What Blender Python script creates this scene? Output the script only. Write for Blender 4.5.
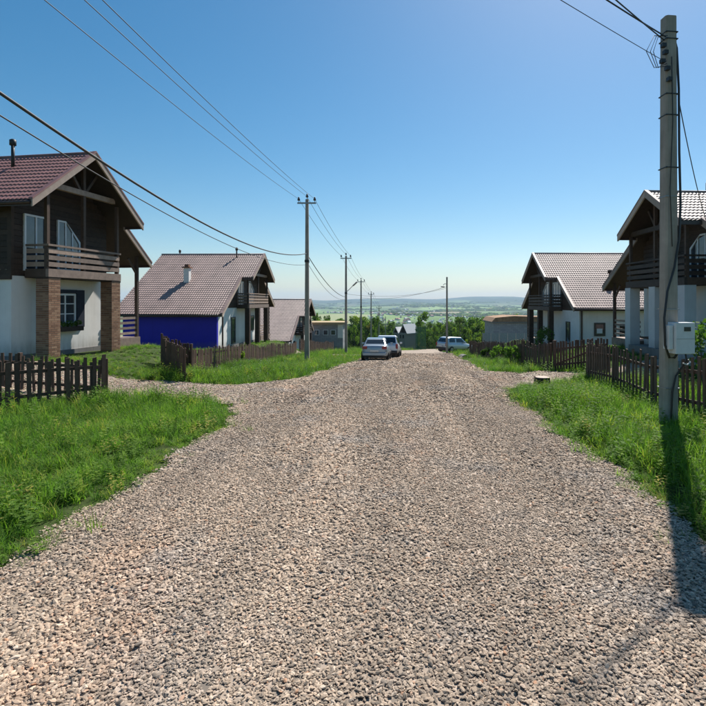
import bpy, bmesh, math, random
import numpy as np
from mathutils import Vector, Matrix

random.seed(7)
rng = np.random.default_rng(7)
scene = bpy.context.scene
C = scene.collection
for o in list(bpy.data.objects):
    bpy.data.objects.remove(o)

# ------------------------------------------------------------------ camera
CAM_H = 2.4
cam = bpy.data.cameras.new('camera')
cam_o = bpy.data.objects.new('camera', cam)
C.objects.link(cam_o)
cam_o.location = (0, 0, CAM_H)
cam_o.rotation_euler = (math.radians(90), 0, 0)
cam.sensor_width = 36
cam.lens = 500 / 706 * 36
cam.shift_x = -42 / 706
cam.shift_y = -51 / 706
cam.clip_start = 0.1
cam.clip_end = 40000
scene.camera = cam_o
scene.render.resolution_x = 1024
scene.render.resolution_y = 1024

# ------------------------------------------------------------------ sky, sun, exposure
SUN_EL, SUN_AZ = math.radians(50), math.radians(27)      # azimuth from +Y towards +X
world = bpy.data.worlds.new('World')
scene.world = world
world.use_nodes = True
wn = world.node_tree.nodes
bg = wn['Background']
sky = wn.new('ShaderNodeTexSky')
sky.sky_type = 'NISHITA'
sky.sun_disc = False
sky.sun_elevation = SUN_EL
sky.sun_rotation = SUN_AZ
sky.altitude = 200
sky.air_density = 1.0
sky.dust_density = 0.6
sky.ozone_density = 1.6
hs = wn.new('ShaderNodeHueSaturation')
hs.inputs['Saturation'].default_value = 1.42
hs.inputs['Hue'].default_value = 0.489
world.node_tree.links.new(sky.outputs[0], hs.inputs['Color'])
world.node_tree.links.new(hs.outputs[0], bg.inputs[0])
bg.inputs[1].default_value = 0.075
sun = bpy.data.lights.new('sun', 'SUN')
sun.energy = 5.0
sun.angle = math.radians(0.55)
sun.color = (1.0, 0.955, 0.88)
sun_o = bpy.data.objects.new('sun', sun)
C.objects.link(sun_o)
sd = Vector((math.sin(SUN_AZ) * math.cos(SUN_EL), math.cos(SUN_AZ) * math.cos(SUN_EL), math.sin(SUN_EL)))
sun_o.rotation_euler = (-sd).to_track_quat('-Z', 'Y').to_euler()
sun_o.location = sd * 60
vs = scene.view_settings
vs.view_transform = 'Standard'
vs.look = 'None'
vs.exposure = 0.57
vs.gamma = 1.0
vs.use_curve_mapping = False

# ------------------------------------------------------------------ material helpers
MATS = {}
class NT:
    def __init__(s, name):
        s.m = bpy.data.materials.new(name)
        s.m.use_nodes = True
        s.t = s.m.node_tree
        s.n = s.t.nodes
        s.b = s.n['Principled BSDF']
        s.out = s.n['Material Output']
        MATS[name] = s.m
    def new(s, typ, **kw):
        n = s.n.new(typ)
        for k, v in kw.items():
            if k in n.inputs.keys():
                n.inputs[k].default_value = v
            else:
                setattr(n, k, v)
        return n
    def link(s, a, b):
        s.t.links.new(a, b)
    def coord(s, kind='Object', scale=(1, 1, 1)):
        if kind == 'World':
            src = s.new('ShaderNodeNewGeometry').outputs['Position']
        else:
            src = s.new('ShaderNodeTexCoord').outputs[kind]
        mp = s.new('ShaderNodeMapping')
        mp.inputs['Scale'].default_value = scale
        s.link(src, mp.inputs[0])
        return mp.outputs[0]
    def noise(s, co, scale, detail=4, rough=.55):
        n = s.new('ShaderNodeTexNoise')
        n.inputs['Scale'].default_value = scale
        n.inputs['Detail'].default_value = detail
        n.inputs['Roughness'].default_value = rough
        s.link(co, n.inputs['Vector'])
        return n.outputs[0]
    def ramp(s, fac, stops):
        r = s.new('ShaderNodeValToRGB')
        e = r.color_ramp.elements
        while len(e) < len(stops):
            e.new(.5)
        for i, (p, c) in enumerate(stops):
            e[i].position = p
            e[i].color = (*c, 1) if len(c) == 3 else c
        s.link(fac, r.inputs[0])
        return r.outputs[0]
    def mix(s, fac, a, b, mode='MIX'):
        m = s.new('ShaderNodeMix', data_type='RGBA', blend_type=mode)
        for v, i in ((fac, 0), (a, 6), (b, 7)):
            if hasattr(v, 'links'):
                s.link(v, m.inputs[i])
            else:
                m.inputs[i].default_value = v if i == 0 else (*v, 1)
        return m.outputs[2]
    def bump(s, h, strength=.4, dist=.02):
        b = s.new('ShaderNodeBump')
        b.inputs['Strength'].default_value = strength
        b.inputs['Distance'].default_value = dist
        s.link(h, b.inputs['Height'])
        s.link(b.outputs[0], s.b.inputs['Normal'])
    def color(s, c):
        if hasattr(c, 'links'):
            s.link(c, s.b.inputs['Base Color'])
        else:
            s.b.inputs['Base Color'].default_value = (*c, 1)
    def set(s, rough=.6, metal=0, spec=.5):
        s.b.inputs['Roughness'].default_value = rough
        s.b.inputs['Metallic'].default_value = metal
        s.b.inputs['Specular IOR Level'].default_value = spec
        return s.m

def lerp3(c, k):
    return tuple(min(1, v * k) for v in c)

def mat_wood(name, c, var=.35, rough=.7, scale=(3, 3, 3)):
    t = NT(name)
    co = t.coord('Object', scale)
    n1 = t.noise(co, 2.0, 5)
    co2 = t.coord('Object', (6, 6, 1.2))
    n2 = t.noise(co2, 9, 6, .65)
    rnd = t.new('ShaderNodeObjectInfo').outputs['Random']
    col = t.ramp(n1, [(.25, lerp3(c, 1 - var)), (.75, lerp3(c, 1 + var))])
    col = t.mix(n2, lerp3(c, .55), col)
    v = t.ramp(rnd, [(0, (.72, .72, .72)), (1, (1.3, 1.25, 1.2))])
    t.color(t.mix(1.0, col, v, 'MULTIPLY'))
    t.bump(n2, .35, .01)
    return t.set(rough, 0, .35)

def mat_plaster(name, c, rough=.85):
    t = NT(name)
    co = t.coord('Object')
    n1 = t.noise(co, .9, 5, .6)
    n2 = t.noise(co, 60, 3)
    col = t.ramp(n1, [(.3, lerp3(c, .84)), (.7, c)])
    sep = t.new('ShaderNodeSeparateXYZ'); t.link(co, sep.inputs[0])
    mr = t.new('ShaderNodeMapRange'); mr.inputs['From Min'].default_value = .95; mr.inputs['From Max'].default_value = .1
    t.link(sep.outputs[2], mr.inputs[0])
    n3 = t.noise(t.coord('Object', (2.5, 2.5, .5)), 2.2, 5, .65)
    ml = t.new('ShaderNodeMath', operation='MULTIPLY'); t.link(mr.outputs[0], ml.inputs[0]); t.link(n3, ml.inputs[1])
    col = t.mix(t.ramp(ml.outputs[0], [(.15, (0, 0, 0)), (.65, (.75, .75, .75))]), col, (.20, .165, .125))
    st = t.noise(t.coord('Object', (5, 5, .25)), 1.6, 5, .6)
    col = t.mix(t.ramp(st, [(.56, (0, 0, 0)), (.8, (.35, .35, .35))]), col, lerp3(c, .55))
    t.color(col)
    t.bump(n2, .25, .005)
    return t.set(rough, 0, .3)

def mat_plain(name, c, rough=.5, metal=0, spec=.5, var=.15, ns=8):
    t = NT(name)
    co = t.coord('Object')
    n1 = t.noise(co, ns, 4)
    t.color(t.ramp(n1, [(.3, lerp3(c, 1 - var)), (.7, lerp3(c, 1 + var))]))
    return t.set(rough, metal, spec)

def mat_leaf(name, c, trans=.45, var=.45, rough=.7):
    t = NT(name)
    rnd = t.new('ShaderNodeObjectInfo').outputs['Random']
    co = t.coord('World')
    n1 = t.noise(co, .35, 3)
    n2 = t.noise(co, 9.0, 2)
    col = t.ramp(rnd, [(0, lerp3(c, 1 - var)), (.3, lerp3(c, .8)), (.62, c), (.92, (c[0] * 1.7, c[1] * 1.3, c[2] * 1.1)), (.95, (c[0] * 2.6, c[1] * 1.35, c[2] * 2.0)), (1, (c[0] * 2.8, c[1] * 1.4, c[2] * 2.2))])
    col = t.mix(1.0, col, t.ramp(n1, [(.3, (.75, .8, .75)), (.7, (1.25, 1.15, .95))]), 'MULTIPLY')
    col = t.mix(1.0, col, t.ramp(n2, [(.3, (.8, .82, .8)), (.7, (1.2, 1.15, 1.1))]), 'MULTIPLY')
    t.color(col)
    t.set(rough, 0, .12)
    tr = t.new('ShaderNodeBsdfTranslucent')
    t.link(t.mix(1.0, col, (1.25, 1.45, .6), 'MULTIPLY'), tr.inputs[0])
    ms = t.new('ShaderNodeMixShader')
    ms.inputs[0].default_value = trans
    t.link(t.b.outputs[0], ms.inputs[1])
    t.link(tr.outputs[0], ms.inputs[2])
    t.link(ms.outputs[0], t.out.inputs[0])
    return t.m

M_white = mat_plaster('white_plaster', (.82, .80, .76))
M_grey_plaster = mat_plaster('pale_column_plaster', (.60, .61, .62))
M_blue = mat_plaster('deep_blue_paint', (.028, .026, .50), .6)
M_log = mat_wood('dark_log', (.066, .041, .028), .45)
M_beam = mat_wood('brown_beam', (.105, .068, .050))
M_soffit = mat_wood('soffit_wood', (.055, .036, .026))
M_fascia = mat_wood('fascia_board', (.48, .38, .32), .2)
M_rail = mat_wood('balcony_rail', (.36, .265, .215))
M_rail_dark = mat_wood('dark_balcony_rail', (.075, .055, .045))
M_picket = mat_wood('weathered_picket', (.135, .082, .060), .4, .8)
M_gutter = mat_plain('gutter_brown', (.05, .032, .028), .4)
M_frame = mat_plain('window_white', (.68, .70, .72), .4, var=.05)
M_darkframe = mat_plain('window_dark_frame', (.05, .045, .04), .5)
M_shutter = mat_wood('shutter_blue', (.022, .030, .055))
M_black = mat_plain('black_metal', (.02, .02, .02), .5)
M_rust = mat_plain('rusty_cap', (.20, .09, .05), .7)
M_wire = mat_plain('wire_black', (.02, .02, .022), .5)
M_insul = mat_plain('insulator', (.025, .022, .022), .25)
M_steel = mat_plain('grey_steel', (.28, .29, .30), .45, .6)
M_box = mat_plain('meter_box_white', (.62, .63, .64), .45, var=.06)
M_screen = mat_plain('meter_window', (.05, .06, .06), .15)
M_grass = mat_leaf('grass_blade', (.135, .275, .058), .45)
M_weed = mat_leaf('weed_leaf', (.115, .215, .048), .42)
M_crown = mat_leaf('tree_leaf', (.115, .20, .052), .42)
M_pine = mat_leaf('pine_leaf', (.065, .120, .045), .3)
M_flower = mat_plain('white_flower', (.75, .75, .68), .7)
M_bark = mat_wood('bark', (.14, .11, .09))
M_tyre = mat_plain('tyre_rubber', (.018, .018, .018), .85)
M_rim = mat_plain('wheel_rim', (.45, .45, .46), .35, .8)
M_tail = mat_plain('tail_light', (.28, .02, .02), .2)
M_lamp = mat_plain('head_light', (.6, .62, .65), .15)
M_plate = mat_plain('number_plate', (.6, .6, .58), .5)
M_bumper = mat_plain('bumper_plastic', (.03, .03, .032), .6)

def mat_glass():
    t = NT('window_glass')
    co = t.coord('Object')
    t.color(t.ramp(t.noise(co, 1.5, 3), [(.3, (.02, .028, .036)), (.7, (.06, .08, .10))]))
    return t.set(.04, 0, .9)
M_glass = mat_glass()
def mat_carglass():
    t = NT('car_glass')
    t.color((.012, .016, .02))
    return t.set(.05, 0, .8)
M_carglass = mat_carglass()
def mat_carpaint(name, c):
    t = NT(name)
    co = t.coord('Object')
    n = t.noise(co, 3, 4)
    t.color(t.ramp(n, [(.3, lerp3(c, .9)), (.7, c)]))
    t.b.inputs['Coat Weight'].default_value = .6
    t.b.inputs['Coat Roughness'].default_value = .12
    return t.set(.35, .55, .5)
M_silverblue = mat_carpaint('silver_blue_paint', (.30, .35, .40))
M_whitecar = mat_carpaint('pale_silver_paint', (.62, .63, .65))
M_silver = mat_carpaint('silver_paint', (.50, .53, .56))

def mat_roof(name, c):
    t = NT(name)
    co = t.coord('Object')
    n = t.noise(co, 1.1, 5, .6)
    n2 = t.noise(co, 25, 3)
    col = t.ramp(n, [(.3, lerp3(c, .74)), (.7, lerp3(c, 1.2))])
    n4 = t.noise(t.coord('Object', (4, .5, .5)), 1.5, 5, .6)
    col = t.mix(t.ramp(n4, [(.5, (0, 0, 0)), (.8, (.55, .55, .55))]), col, lerp3(c, 1.5))
    t.color(t.mix(t.ramp(n2, [(.55, (0, 0, 0)), (.8, (.5, .5, .5))]), col, (.2, .14, .11)))
    return t.set(.55, 0, .45)
M_roof_red = mat_roof('red_brown_metal_tile', (.26, .125, .115))
M_roof_brown = mat_roof('brown_metal_tile', (.31, .215, .19))

def mat_brick():
    t = NT('brick_orange')
    rnd = t.new('ShaderNodeNewGeometry').outputs['Random Per Island']
    t.color(t.ramp(rnd, [(0, (.17, .088, .052)), (.5, (.25, .135, .082)), (1, (.33, .20, .125))]))
    co = t.coord('Object')
    t.bump(t.noise(co, 40, 3), .3, .005)
    return t.set(.85, 0, .3)
M_brick = mat_brick()
M_mortar = mat_plain('mortar', (.36, .31, .26), .9)

def mat_concrete(name, c, streak=True):
    t = NT(name)
    co = t.coord('Object')
    n1 = t.noise(co, 2.2, 6, .65)
    n2 = t.noise(t.coord('Object', (9, 9, .6)), 2.0, 5)
    n3 = t.noise(co, 45, 4)
    col = t.ramp(n1, [(.25, lerp3(c, .72)), (.75, lerp3(c, 1.2))])
    if streak:
        col = t.mix(t.ramp(n2, [(.45, (0, 0, 0)), (.75, (.6, .6, .6))]), col, lerp3(c, .6))
    t.color(col)
    t.bump(n3, .3, .006)
    return t.set(.85, 0, .3)
M_conc = mat_concrete('pole_concrete', (.34, .305, .265))
M_concrete_dark = mat_concrete('old_concrete', (.20, .19, .18))

def mat_blocks():
    t = NT('aerated_blocks')
    co = t.coord('Object')
    # use x+y as run direction
    sep = t.new('ShaderNodeSeparateXYZ'); t.link(co, sep.inputs[0])
    ad = t.new('ShaderNodeMath', operation='ADD'); t.link(sep.outputs[0], ad.inputs[0]); t.link(sep.outputs[1], ad.inputs[1])
    cb = t.new('ShaderNodeCombineXYZ'); t.link(ad.outputs[0], cb.inputs[0]); t.link(sep.outputs[2], cb.inputs[1])
    br = t.new('ShaderNodeTexBrick')
    br.inputs['Scale'].default_value = 1.0
    br.inputs['Brick Width'].default_value = .6
    br.inputs['Row Height'].default_value = .25
    br.inputs['Mortar Size'].default_value = .012
    br.inputs['Color1'].default_value = (.27, .27, .28, 1)
    br.inputs['Color2'].default_value = (.35, .35, .355, 1)
    br.inputs['Mortar'].default_value = (.19, .19, .19, 1)
    t.link(cb.outputs[0], br.inputs[0])
    t.color(br.outputs[0])
    t.bump(br.outputs['Fac'], -.4, .02)
    return t.set(.9, 0, .2)
M_blocks = mat_blocks()
M_sheet = mat_plain('pale_sheet_metal', (.38, .37, .39), .5, .2)

def mat_stone():
    t = NT('gravel_stone')
    rnd = t.new('ShaderNodeObjectInfo').outputs['Random']
    col = t.ramp(rnd, [(0, (.13, .115, .10)), (.08, (.24, .195, .155)), (.45, (.355, .28, .215)),
                       (.78, (.45, .352, .27)), (.95, (.55, .455, .365)), (1, (.42, .24, .15))])
    co = t.coord('World')
    n = t.noise(co, .8, 5, .62)
    grey = t.ramp(rnd, [(0, (.10, .105, .115)), (.5, (.26, .265, .27)), (1, (.42, .42, .42))])
    fac = t.ramp(n, [(.52, (0, 0, 0)), (.75, (.6, .6, .6))])
    col = t.mix(fac, col, grey)
    n2 = t.noise(t.coord('World', (1.1, .09, 1)), .9, 5, .6)
    col = t.mix(1.0, col, t.ramp(n2, [(.32, (.78, .76, .74)), (.5, (1.03, 1.0, .96)), (.68, (1.26, 1.20, 1.13))]), 'MULTIPLY')
    n3 = t.noise(t.coord('World', (1, .4, 1)), .45, 5, .65)
    col = t.mix(t.ramp(n3, [(.55, (0, 0, 0)), (.75, (.45, .45, .45))]), col, t.mix(1.0, col, (1.25, .86, .66), 'MULTIPLY'))
    t.color(col)
    return t.set(.88, 0, .25)
M_stone = mat_stone()

def mat_road():
    t = NT('gravel_bed')
    co = t.coord('World')
    v = t.new('ShaderNodeTexVoronoi'); v.inputs['Scale'].default_value = 19
    t.link(co, v.inputs['Vector'])
    v2 = t.new('ShaderNodeTexVoronoi'); v2.inputs['Scale'].default_value = 8
    t.link(co, v2.inputs['Vector'])
    hsv = t.new('ShaderNodeSeparateColor'); t.link(v.outputs['Color'], hsv.inputs[0])
    col = t.ramp(hsv.outputs[0], [(0, (.15, .13, .11)), (.4, (.29, .24, .195)), (.8, (.40, .325, .265)), (1, (.50, .42, .35))])
    n2 = t.noise(t.coord('World', (1, .25, 1)), .5, 5)
    col = t.mix(1.0, col, t.ramp(n2, [(.3, (.84, .82, .80)), (.7, (1.16, 1.12, 1.08))]), 'MULTIPLY')
    t.color(col)
    t.bump(v.outputs['Distance'], -.9, .05)
    return t.set(.92, 0, .2)
M_road = mat_road()
def mat_drive():
    t = NT('drive_dirt')
    co = t.coord('World')
    v = t.new('ShaderNodeTexVoronoi'); v.inputs['Scale'].default_value = 24
    t.link(co, v.inputs['Vector'])
    n = t.noise(co, 1.2, 5)
    col = t.ramp(n, [(.3, (.24, .19, .145)), (.7, (.40, .325, .25))])
    t.color(t.mix(.3, col, v.outputs['Color'], 'MULTIPLY'))
    t.bump(v.outputs['Distance'], -.6, .03)
    return t.set(.92, 0, .2)
M_drive = mat_drive()

def mat_ground():
    t = NT('meadow_ground')
    co = t.coord('World')
    n1 = t.noise(co, .6, 5)
    near = t.ramp(n1, [(.3, (.030, .046, .015)), (.7, (.07, .095, .028))])
    v = t.new('ShaderNodeTexVoronoi')
    v.inputs['Scale'].default_value = 1.0
    wob = t.noise(t.coord('World', (.0012, .0009, 0)), 1.0, 3)
    mp = t.coord('World', (.0024, .0011, 0))
    va = t.new('ShaderNodeVectorMath', operation='ADD'); t.link(mp, va.inputs[0]); t.link(wob, va.inputs[1])
    t.link(va.outputs[0], v.inputs['Vector'])
    sc = t.new('ShaderNodeSeparateColor'); t.link(v.outputs['Color'], sc.inputs[0])
    fields = t.ramp(sc.outputs[0], [(0, (.08, .13, .05)), (.25, (.14, .22, .07)), (.5, (.22, .31, .11)), (.72, (.11, .17, .06)), (.88, (.28, .30, .15)), (1, (.24, .18, .12))])
    nf = t.noise(t.coord('World', (.0010, .0006, 0)), 1.6, 6, .6)
    fields = t.mix(t.ramp(nf, [(.56, (0, 0, 0)), (.60, (1, 1, 1))]), fields, (.03, .052, .03))
    sep = t.new('ShaderNodeSeparateXYZ')
    t.link(t.new('ShaderNodeNewGeometry').outputs['Position'], sep.inputs[0])
    mr2 = t.new('ShaderNodeMapRange')
    mr2.inputs['From Min'].default_value = 5500; mr2.inputs['From Max'].default_value = 7500
    t.link(sep.outputs[1], mr2.inputs[0])
    fields = t.mix(mr2.outputs[0], fields, t.mix(t.ramp(nf, [(.36, (0, 0, 0)), (.44, (1, 1, 1))]), (.13, .19, .08), (.03, .052, .03)))
    mr = t.new('ShaderNodeMapRange')
    mr.inputs['From Min'].default_value = 250; mr.inputs['From Max'].default_value = 600
    t.link(sep.outputs[1], mr.inputs[0])
    t.color(t.mix(mr.outputs[0], near, fields))
    t.bump(t.noise(co, 12, 4), .5, .05)
    return t.set(.95, 0, .1)
M_ground = mat_ground()

# ------------------------------------------------------------------ mesh helpers
class MB:
    def __init__(s):
        s.v = []; s.f = []
    def box(s, a, b, rot=None, org=None):
        x0, y0, z0 = a; x1, y1, z1 = b
        vs_ = [(x0, y0, z0), (x1, y0, z0), (x1, y1, z0), (x0, y1, z0), (x0, y0, z1), (x1, y0, z1), (x1, y1, z1), (x0, y1, z1)]
        if rot is not None:
            vs_ = [tuple(rot @ Vector(p) + (org or Vector((0, 0, 0)))) for p in vs_]
        n = len(s.v); s.v += vs_
        s.f += [tuple(n + i for i in q) for q in ((0, 3, 2, 1), (4, 5, 6, 7), (0, 1, 5, 4), (1, 2, 6, 5), (2, 3, 7, 6), (3, 0, 4, 7))]
        return s
    def bar(s, p, q, w, h, up=(0, 0, 1)):
        p = Vector(p); q = Vector(q); d = (q - p); L = d.length; d.normalize()
        up = Vector(up)
        sd_ = d.cross(up)
        if sd_.length < 1e-4:
            sd_ = d.cross(Vector((1, 0, 0)))
        sd_.normalize(); u = sd_.cross(d)
        R = Matrix((sd_, d, u)).transposed()
        return s.box((-w / 2, 0, -h / 2), (w / 2, L, h / 2), R, p)
    def prism(s, poly, ext, fn):
        """poly list of 2D points, extruded between ext[0], ext[1]; fn(a,b,e)->xyz"""
        n = len(s.v); k = len(poly)
        for e in ext:
            s.v += [fn(a, b, e) for a, b in poly]
        s.f.append(tuple(n + i for i in range(k)))
        s.f.append(tuple(n + k + i for i in reversed(range(k))))
        for i in range(k):
            j = (i + 1) % k
            s.f.append((n + i, n + k + i, n + k + j, n + j))
        return s
    def tube(s, pts, r, seg=6, cap=True):
        pts = [Vector(p) for p in pts]
        rr = r if isinstance(r, (list, tuple)) else [r] * len(pts)
        n = len(s.v); ref = None
        for i, p in enumerate(pts):
            d = (pts[min(i + 1, len(pts) - 1)] - pts[max(i - 1, 0)])
            d.normalize()
            if ref is None or abs(d.dot(ref)) > .97:
                ref = Vector((0, 0, 1)) if abs(d.z) < .9 else Vector((1, 0, 0))
            a = d.cross(ref).normalized(); b = a.cross(d)
            for k in range(seg):
                t = 2 * math.pi * k / seg
                s.v.append(tuple(p + a * (rr[i] * math.cos(t)) + b * (rr[i] * math.sin(t))))
        for i in range(len(pts) - 1):
            for k in range(seg):
                k2 = (k + 1) % seg
                s.f.append((n + i * seg + k, n + i * seg + k2, n + (i + 1) * seg + k2, n + (i + 1) * seg + k))
        if cap:
            s.f.append(tuple(n + k for k in reversed(range(seg))))
            s.f.append(tuple(n + (len(pts) - 1) * seg + k for k in range(seg)))
        return s
    def mesh(s, name, mat, smooth=False, bevel=0):
        me = bpy.data.meshes.new(name)
        me.from_pydata(s.v, [], s.f)
        bm = bmesh.new(); bm.from_mesh(me)
        bmesh.ops.recalc_face_normals(bm, faces=bm.faces)
        if bevel:
            bmesh.ops.bevel(bm, geom=list(bm.edges), offset=bevel, segments=1, affect='EDGES')
        bm.to_mesh(me); bm.free()
        if smooth:
            me.polygons.foreach_set('use_smooth', [True] * len(me.polygons))
        for m in (mat if isinstance(mat, (list, tuple)) else [mat]):
            me.materials.append(m)
        return me
    def build(s, name, mat, parent=None, smooth=False, bevel=0, loc=None):
        return link(name, s.mesh(name, mat, smooth, bevel), parent, loc)

def link(name, me, parent=None, loc=None, rot=None, scale=None):
    o = bpy.data.objects.new(name, me)
    C.objects.link(o)
    if parent is not None:
        o.parent = parent
    if loc is not None:
        o.location = loc
    if rot is not None:
        o.rotation_euler = rot
    if scale is not None:
        o.scale = scale
    return o

def tag(o, label, cat, group=None, kind=None):
    if label: o['label'] = label
    if cat: o['category'] = cat
    if group: o['group'] = group
    if kind: o['kind'] = kind
    return o

def thing(name, label, cat, loc=(0, 0, 0), rz=0, group=None):
    o = bpy.data.objects.new(name, None)
    o.empty_display_size = .3
    C.objects.link(o)
    o.location = loc; o.rotation_euler = (0, 0, rz)
    return tag(o, label, cat, group)

# ------------------------------------------------------------------ terrain
TC = np.array([(-60, .3), (-20, .1), (0, 0), (8, 0), (14, -.15), (20, -.45), (26, -.9), (32, -1.4), (45, -2.4), (60, -3.6), (72, -4.6),
               (90, -6.4), (120, -9.0), (160, -12.6), (200, -16.8), (300, -28), (500, -46), (900, -60), (1600, -68), (3000, -70), (30000, -70)])
TL = np.array([(-60, .1), (-20, .0), (10, -.05), (14, .0), (16.5, .33), (23, .33), (29, -.4), (34, -1.05), (48, -1.15), (56, -4.2), (68, -4.8), (90, -6.6), (120, -9.0)])
TR = np.array([(-60, .3), (0, .1), (27, .08), (34, -1.2), (47, -1.25), (58, -3.5), (72, -4.6), (90, -6.4), (120, -9.0)])
def tab(T, y, w):
    return sum(np.interp(y + k * w, T[:, 0], T[:, 1]) for k in (-1, -.5, 0, .5, 1)) / 5
def sstep(a, b, x):
    t = np.clip((x - a) / (b - a), 0, 1)
    return t * t * (3 - 2 * t)
def G(x, y):
    x = np.asarray(x, float); y = np.asarray(y, float)
    w = np.clip(np.abs(y) * .05, .8, 200)
    zc = tab(TC, y, w)
    zl = np.where(y < 115, tab(TL, y, w), zc)
    zr = np.where(y < 115, tab(TR, y, w), zc)
    fade = sstep(118, 95, y)
    zl = zc + (zl - zc) * fade; zr = zc + (zr - zc) * fade
    a = sstep(8.2, 11.3, np.abs(x))
    z = zc + np.where(x < 0, zl - zc, zr - zc) * a
    # small unevenness of the verges
    b = sstep(3.6, 5.5, np.abs(x)) * sstep(150, 60, y)
    z = z + b * .05 * (np.sin(x * 1.3 + y * .7) + np.sin(y * 1.1 - x * .6 + 2))
    # far relief
    far = sstep(600, 2500, y)
    z = z + far * (9 * np.sin(x / 420 + y / 900) + 7 * np.sin(x / 900 - y / 500 + 1) + 5 * np.sin(y / 260 + x / 700))
    q = np.where(y > 100, x / np.maximum(y, 100), 0)
    prof = 52 + 75 * np.exp(-((q - .20) / .085) ** 2) + 22 * np.exp(-((q + .02) / .05) ** 2) + 12 * np.sin(q * 21 + 1) + 7 * np.sin(q * 57)
    mid = 28 * np.exp(-((y - 5200) / 900) ** 2) * (.6 + .4 * np.sin(q * 15 + .5))
    z = z + sstep(5200, 9500, y) * (prof + 55) * 1.0 + mid * far
    return z
def g1(x, y):
    return float(G(x, y))

def make_ground():
    nr, na = 230, 420
    rr = np.concatenate([[0.0], np.geomspace(.6, 15000, nr)])
    # more angular resolution ahead
    t = np.linspace(-1, 1, na, endpoint=False)
    ang = np.pi * (0.35 * t + 0.65 * t ** 3)
    R, A = np.meshgrid(rr[1:], ang, indexing='ij')
    X = R * np.sin(A); Y = R * np.cos(A)
    Z = G(X, Y)
    verts = np.concatenate([[[0, 0, g1(0, 0)]], np.stack([X, Y, Z], -1).reshape(-1, 3)])
    faces = []
    for j in range(na):
        faces.append((0, 1 + (j + 1) % na, 1 + j))
    for i in range(nr - 1):
        b = 1 + i * na
        for j in range(na):
            j2 = (j + 1) % na
            faces.append((b + j, b + j2, b + na + j2, b + na + j))
    me = bpy.data.meshes.new('ground')
    me.from_pydata(verts.tolist(), [], faces)
    me.polygons.foreach_set('use_smooth', [True] * len(me.polygons))
    me.materials.append(M_ground)
    o = link('ground', me)
    tag(o, 'green meadow ground falling away to a wide valley and hills', 'ground', kind='structure')
make_ground()

EL = np.array([(-30, -3.7), (0, -3.55), (4, -3.5), (9, -3.3), (11, -3.45), (12.2, -4.0), (16.6, -4.3), (17.2, -3.4), (22, -2.85), (30, -2.6), (45, -1.8), (70, 0), (100, 4), (140, 10)])
ER = np.array([(-30, 3.4), (0, 3.25), (8, 3.08), (13, 3.0), (14.6, 3.2), (16, 4.2), (19.5, 4.6), (21, 3.6), (30, 4.35), (45, 5.35), (70, 6.0), (100, 10), (140, 16)])
def edge_l(y):
    y = np.asarray(y, float)
    return np.interp(y, EL[:, 0], EL[:, 1]) + .09 * np.sin(y * 2.1) + .06 * np.sin(y * 5.3 + 1) + .03 * np.sin(y * 13)
def edge_r(y):
    y = np.asarray(y, float)
    return np.interp(y, ER[:, 0], ER[:, 1]) + .09 * np.sin(y * 1.7 + 2) + .06 * np.sin(y * 4.7) + .03 * np.sin(y * 11)

def strip_mesh(name, ys, fl, fr, n, lift, mat):
    ys = np.asarray(ys)
    l = fl(ys); r = fr(ys)
    t = np.linspace(0, 1, n)
    X = l[:, None] + (r - l)[:, None] * t[None]
    Y = np.repeat(ys[:, None], n, 1)
    crown = .05 * np.sin(np.pi * t)[None] - .012
    Z = G(X, Y) + lift + crown + .012 * np.sin(X * 2.3 + Y * .9) * np.sin(Y * .8)
    verts = np.stack([X, Y, Z], -1).reshape(-1, 3)
    faces = [(i * n + j, i * n + j + 1, (i + 1) * n + j + 1, (i + 1) * n + j) for i in range(len(ys) - 1) for j in range(n - 1)]
    me = bpy.data.meshes.new(name)
    me.from_pydata(verts.tolist(), [], faces)
    me.polygons.foreach_set('use_smooth', [True] * len(me.polygons))
    me.materials.append(mat)
    return link(name, me)
ys = np.concatenate([np.arange(-15, 30, .15), np.arange(30, 140, .5)])
road = strip_mesh('gravel_road', ys, edge_l, edge_r, 28, .045, M_road)
tag(road, 'wide tan crushed stone road running downhill between the houses', 'road', kind='structure')

# side drives: (polyline in x, near y, far y)
def drive_mesh(name, xs, yn, yf, label):
    xs = np.asarray(xs, float)
    n = 14
    t = np.linspace(0, 1, n)
    Yn = np.interp(xs, *yn); Yf = np.interp(xs, *yf)
    wob = .1 * np.sin(xs * 2.2) + .06 * np.sin(xs * 5)
    Yv = (Yn + wob)[:, None] + (Yf - Yn)[:, None] * t[None]
    Xv = np.repeat(xs[:, None], n, 1)
    Z = G(Xv, Yv) + .035
    verts = np.stack([Xv, Yv, Z], -1).reshape(-1, 3)
    faces = [(i * n + j, i * n + j + 1, (i + 1) * n + j + 1, (i + 1) * n + j) for i in range(len(xs) - 1) for j in range(n - 1)]
    me = bpy.data.meshes.new(name)
    me.from_pydata(verts.tolist(), [], faces)
    me.materials.append(M_drive)
    o = link(name, me)
    return tag(o, label, 'driveway', kind='structure')
DRIVES = [
    (np.arange(-17, -3.3, .3), ([-17, -9, -4], [13.6, 12.9, 12.2]), ([-17, -9, -4], [17.2, 16.6, 16.6]), 'gravel driveway branching left between picket fences'),
    (np.arange(3.2, 15, .3), ([3, 5, 6.5, 15], [15.0, 16.4, 17.4, 18.4]), ([3, 5, 6.5, 15], [18.6, 19.2, 20.3, 21.3]), 'sandy driveway through the open picket gate on the right'),
    (np.arange(-9.4, -1.9, .3), ([-16, -8.5, -2], [44.6, 44.4, 42]), ([-16, -8.5, -2], [47.6, 47.4, 46]), 'sandy path leading off the road by the parked cars'),
]
for d in DRIVES:
    drive_mesh('driveway', *d)
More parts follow.
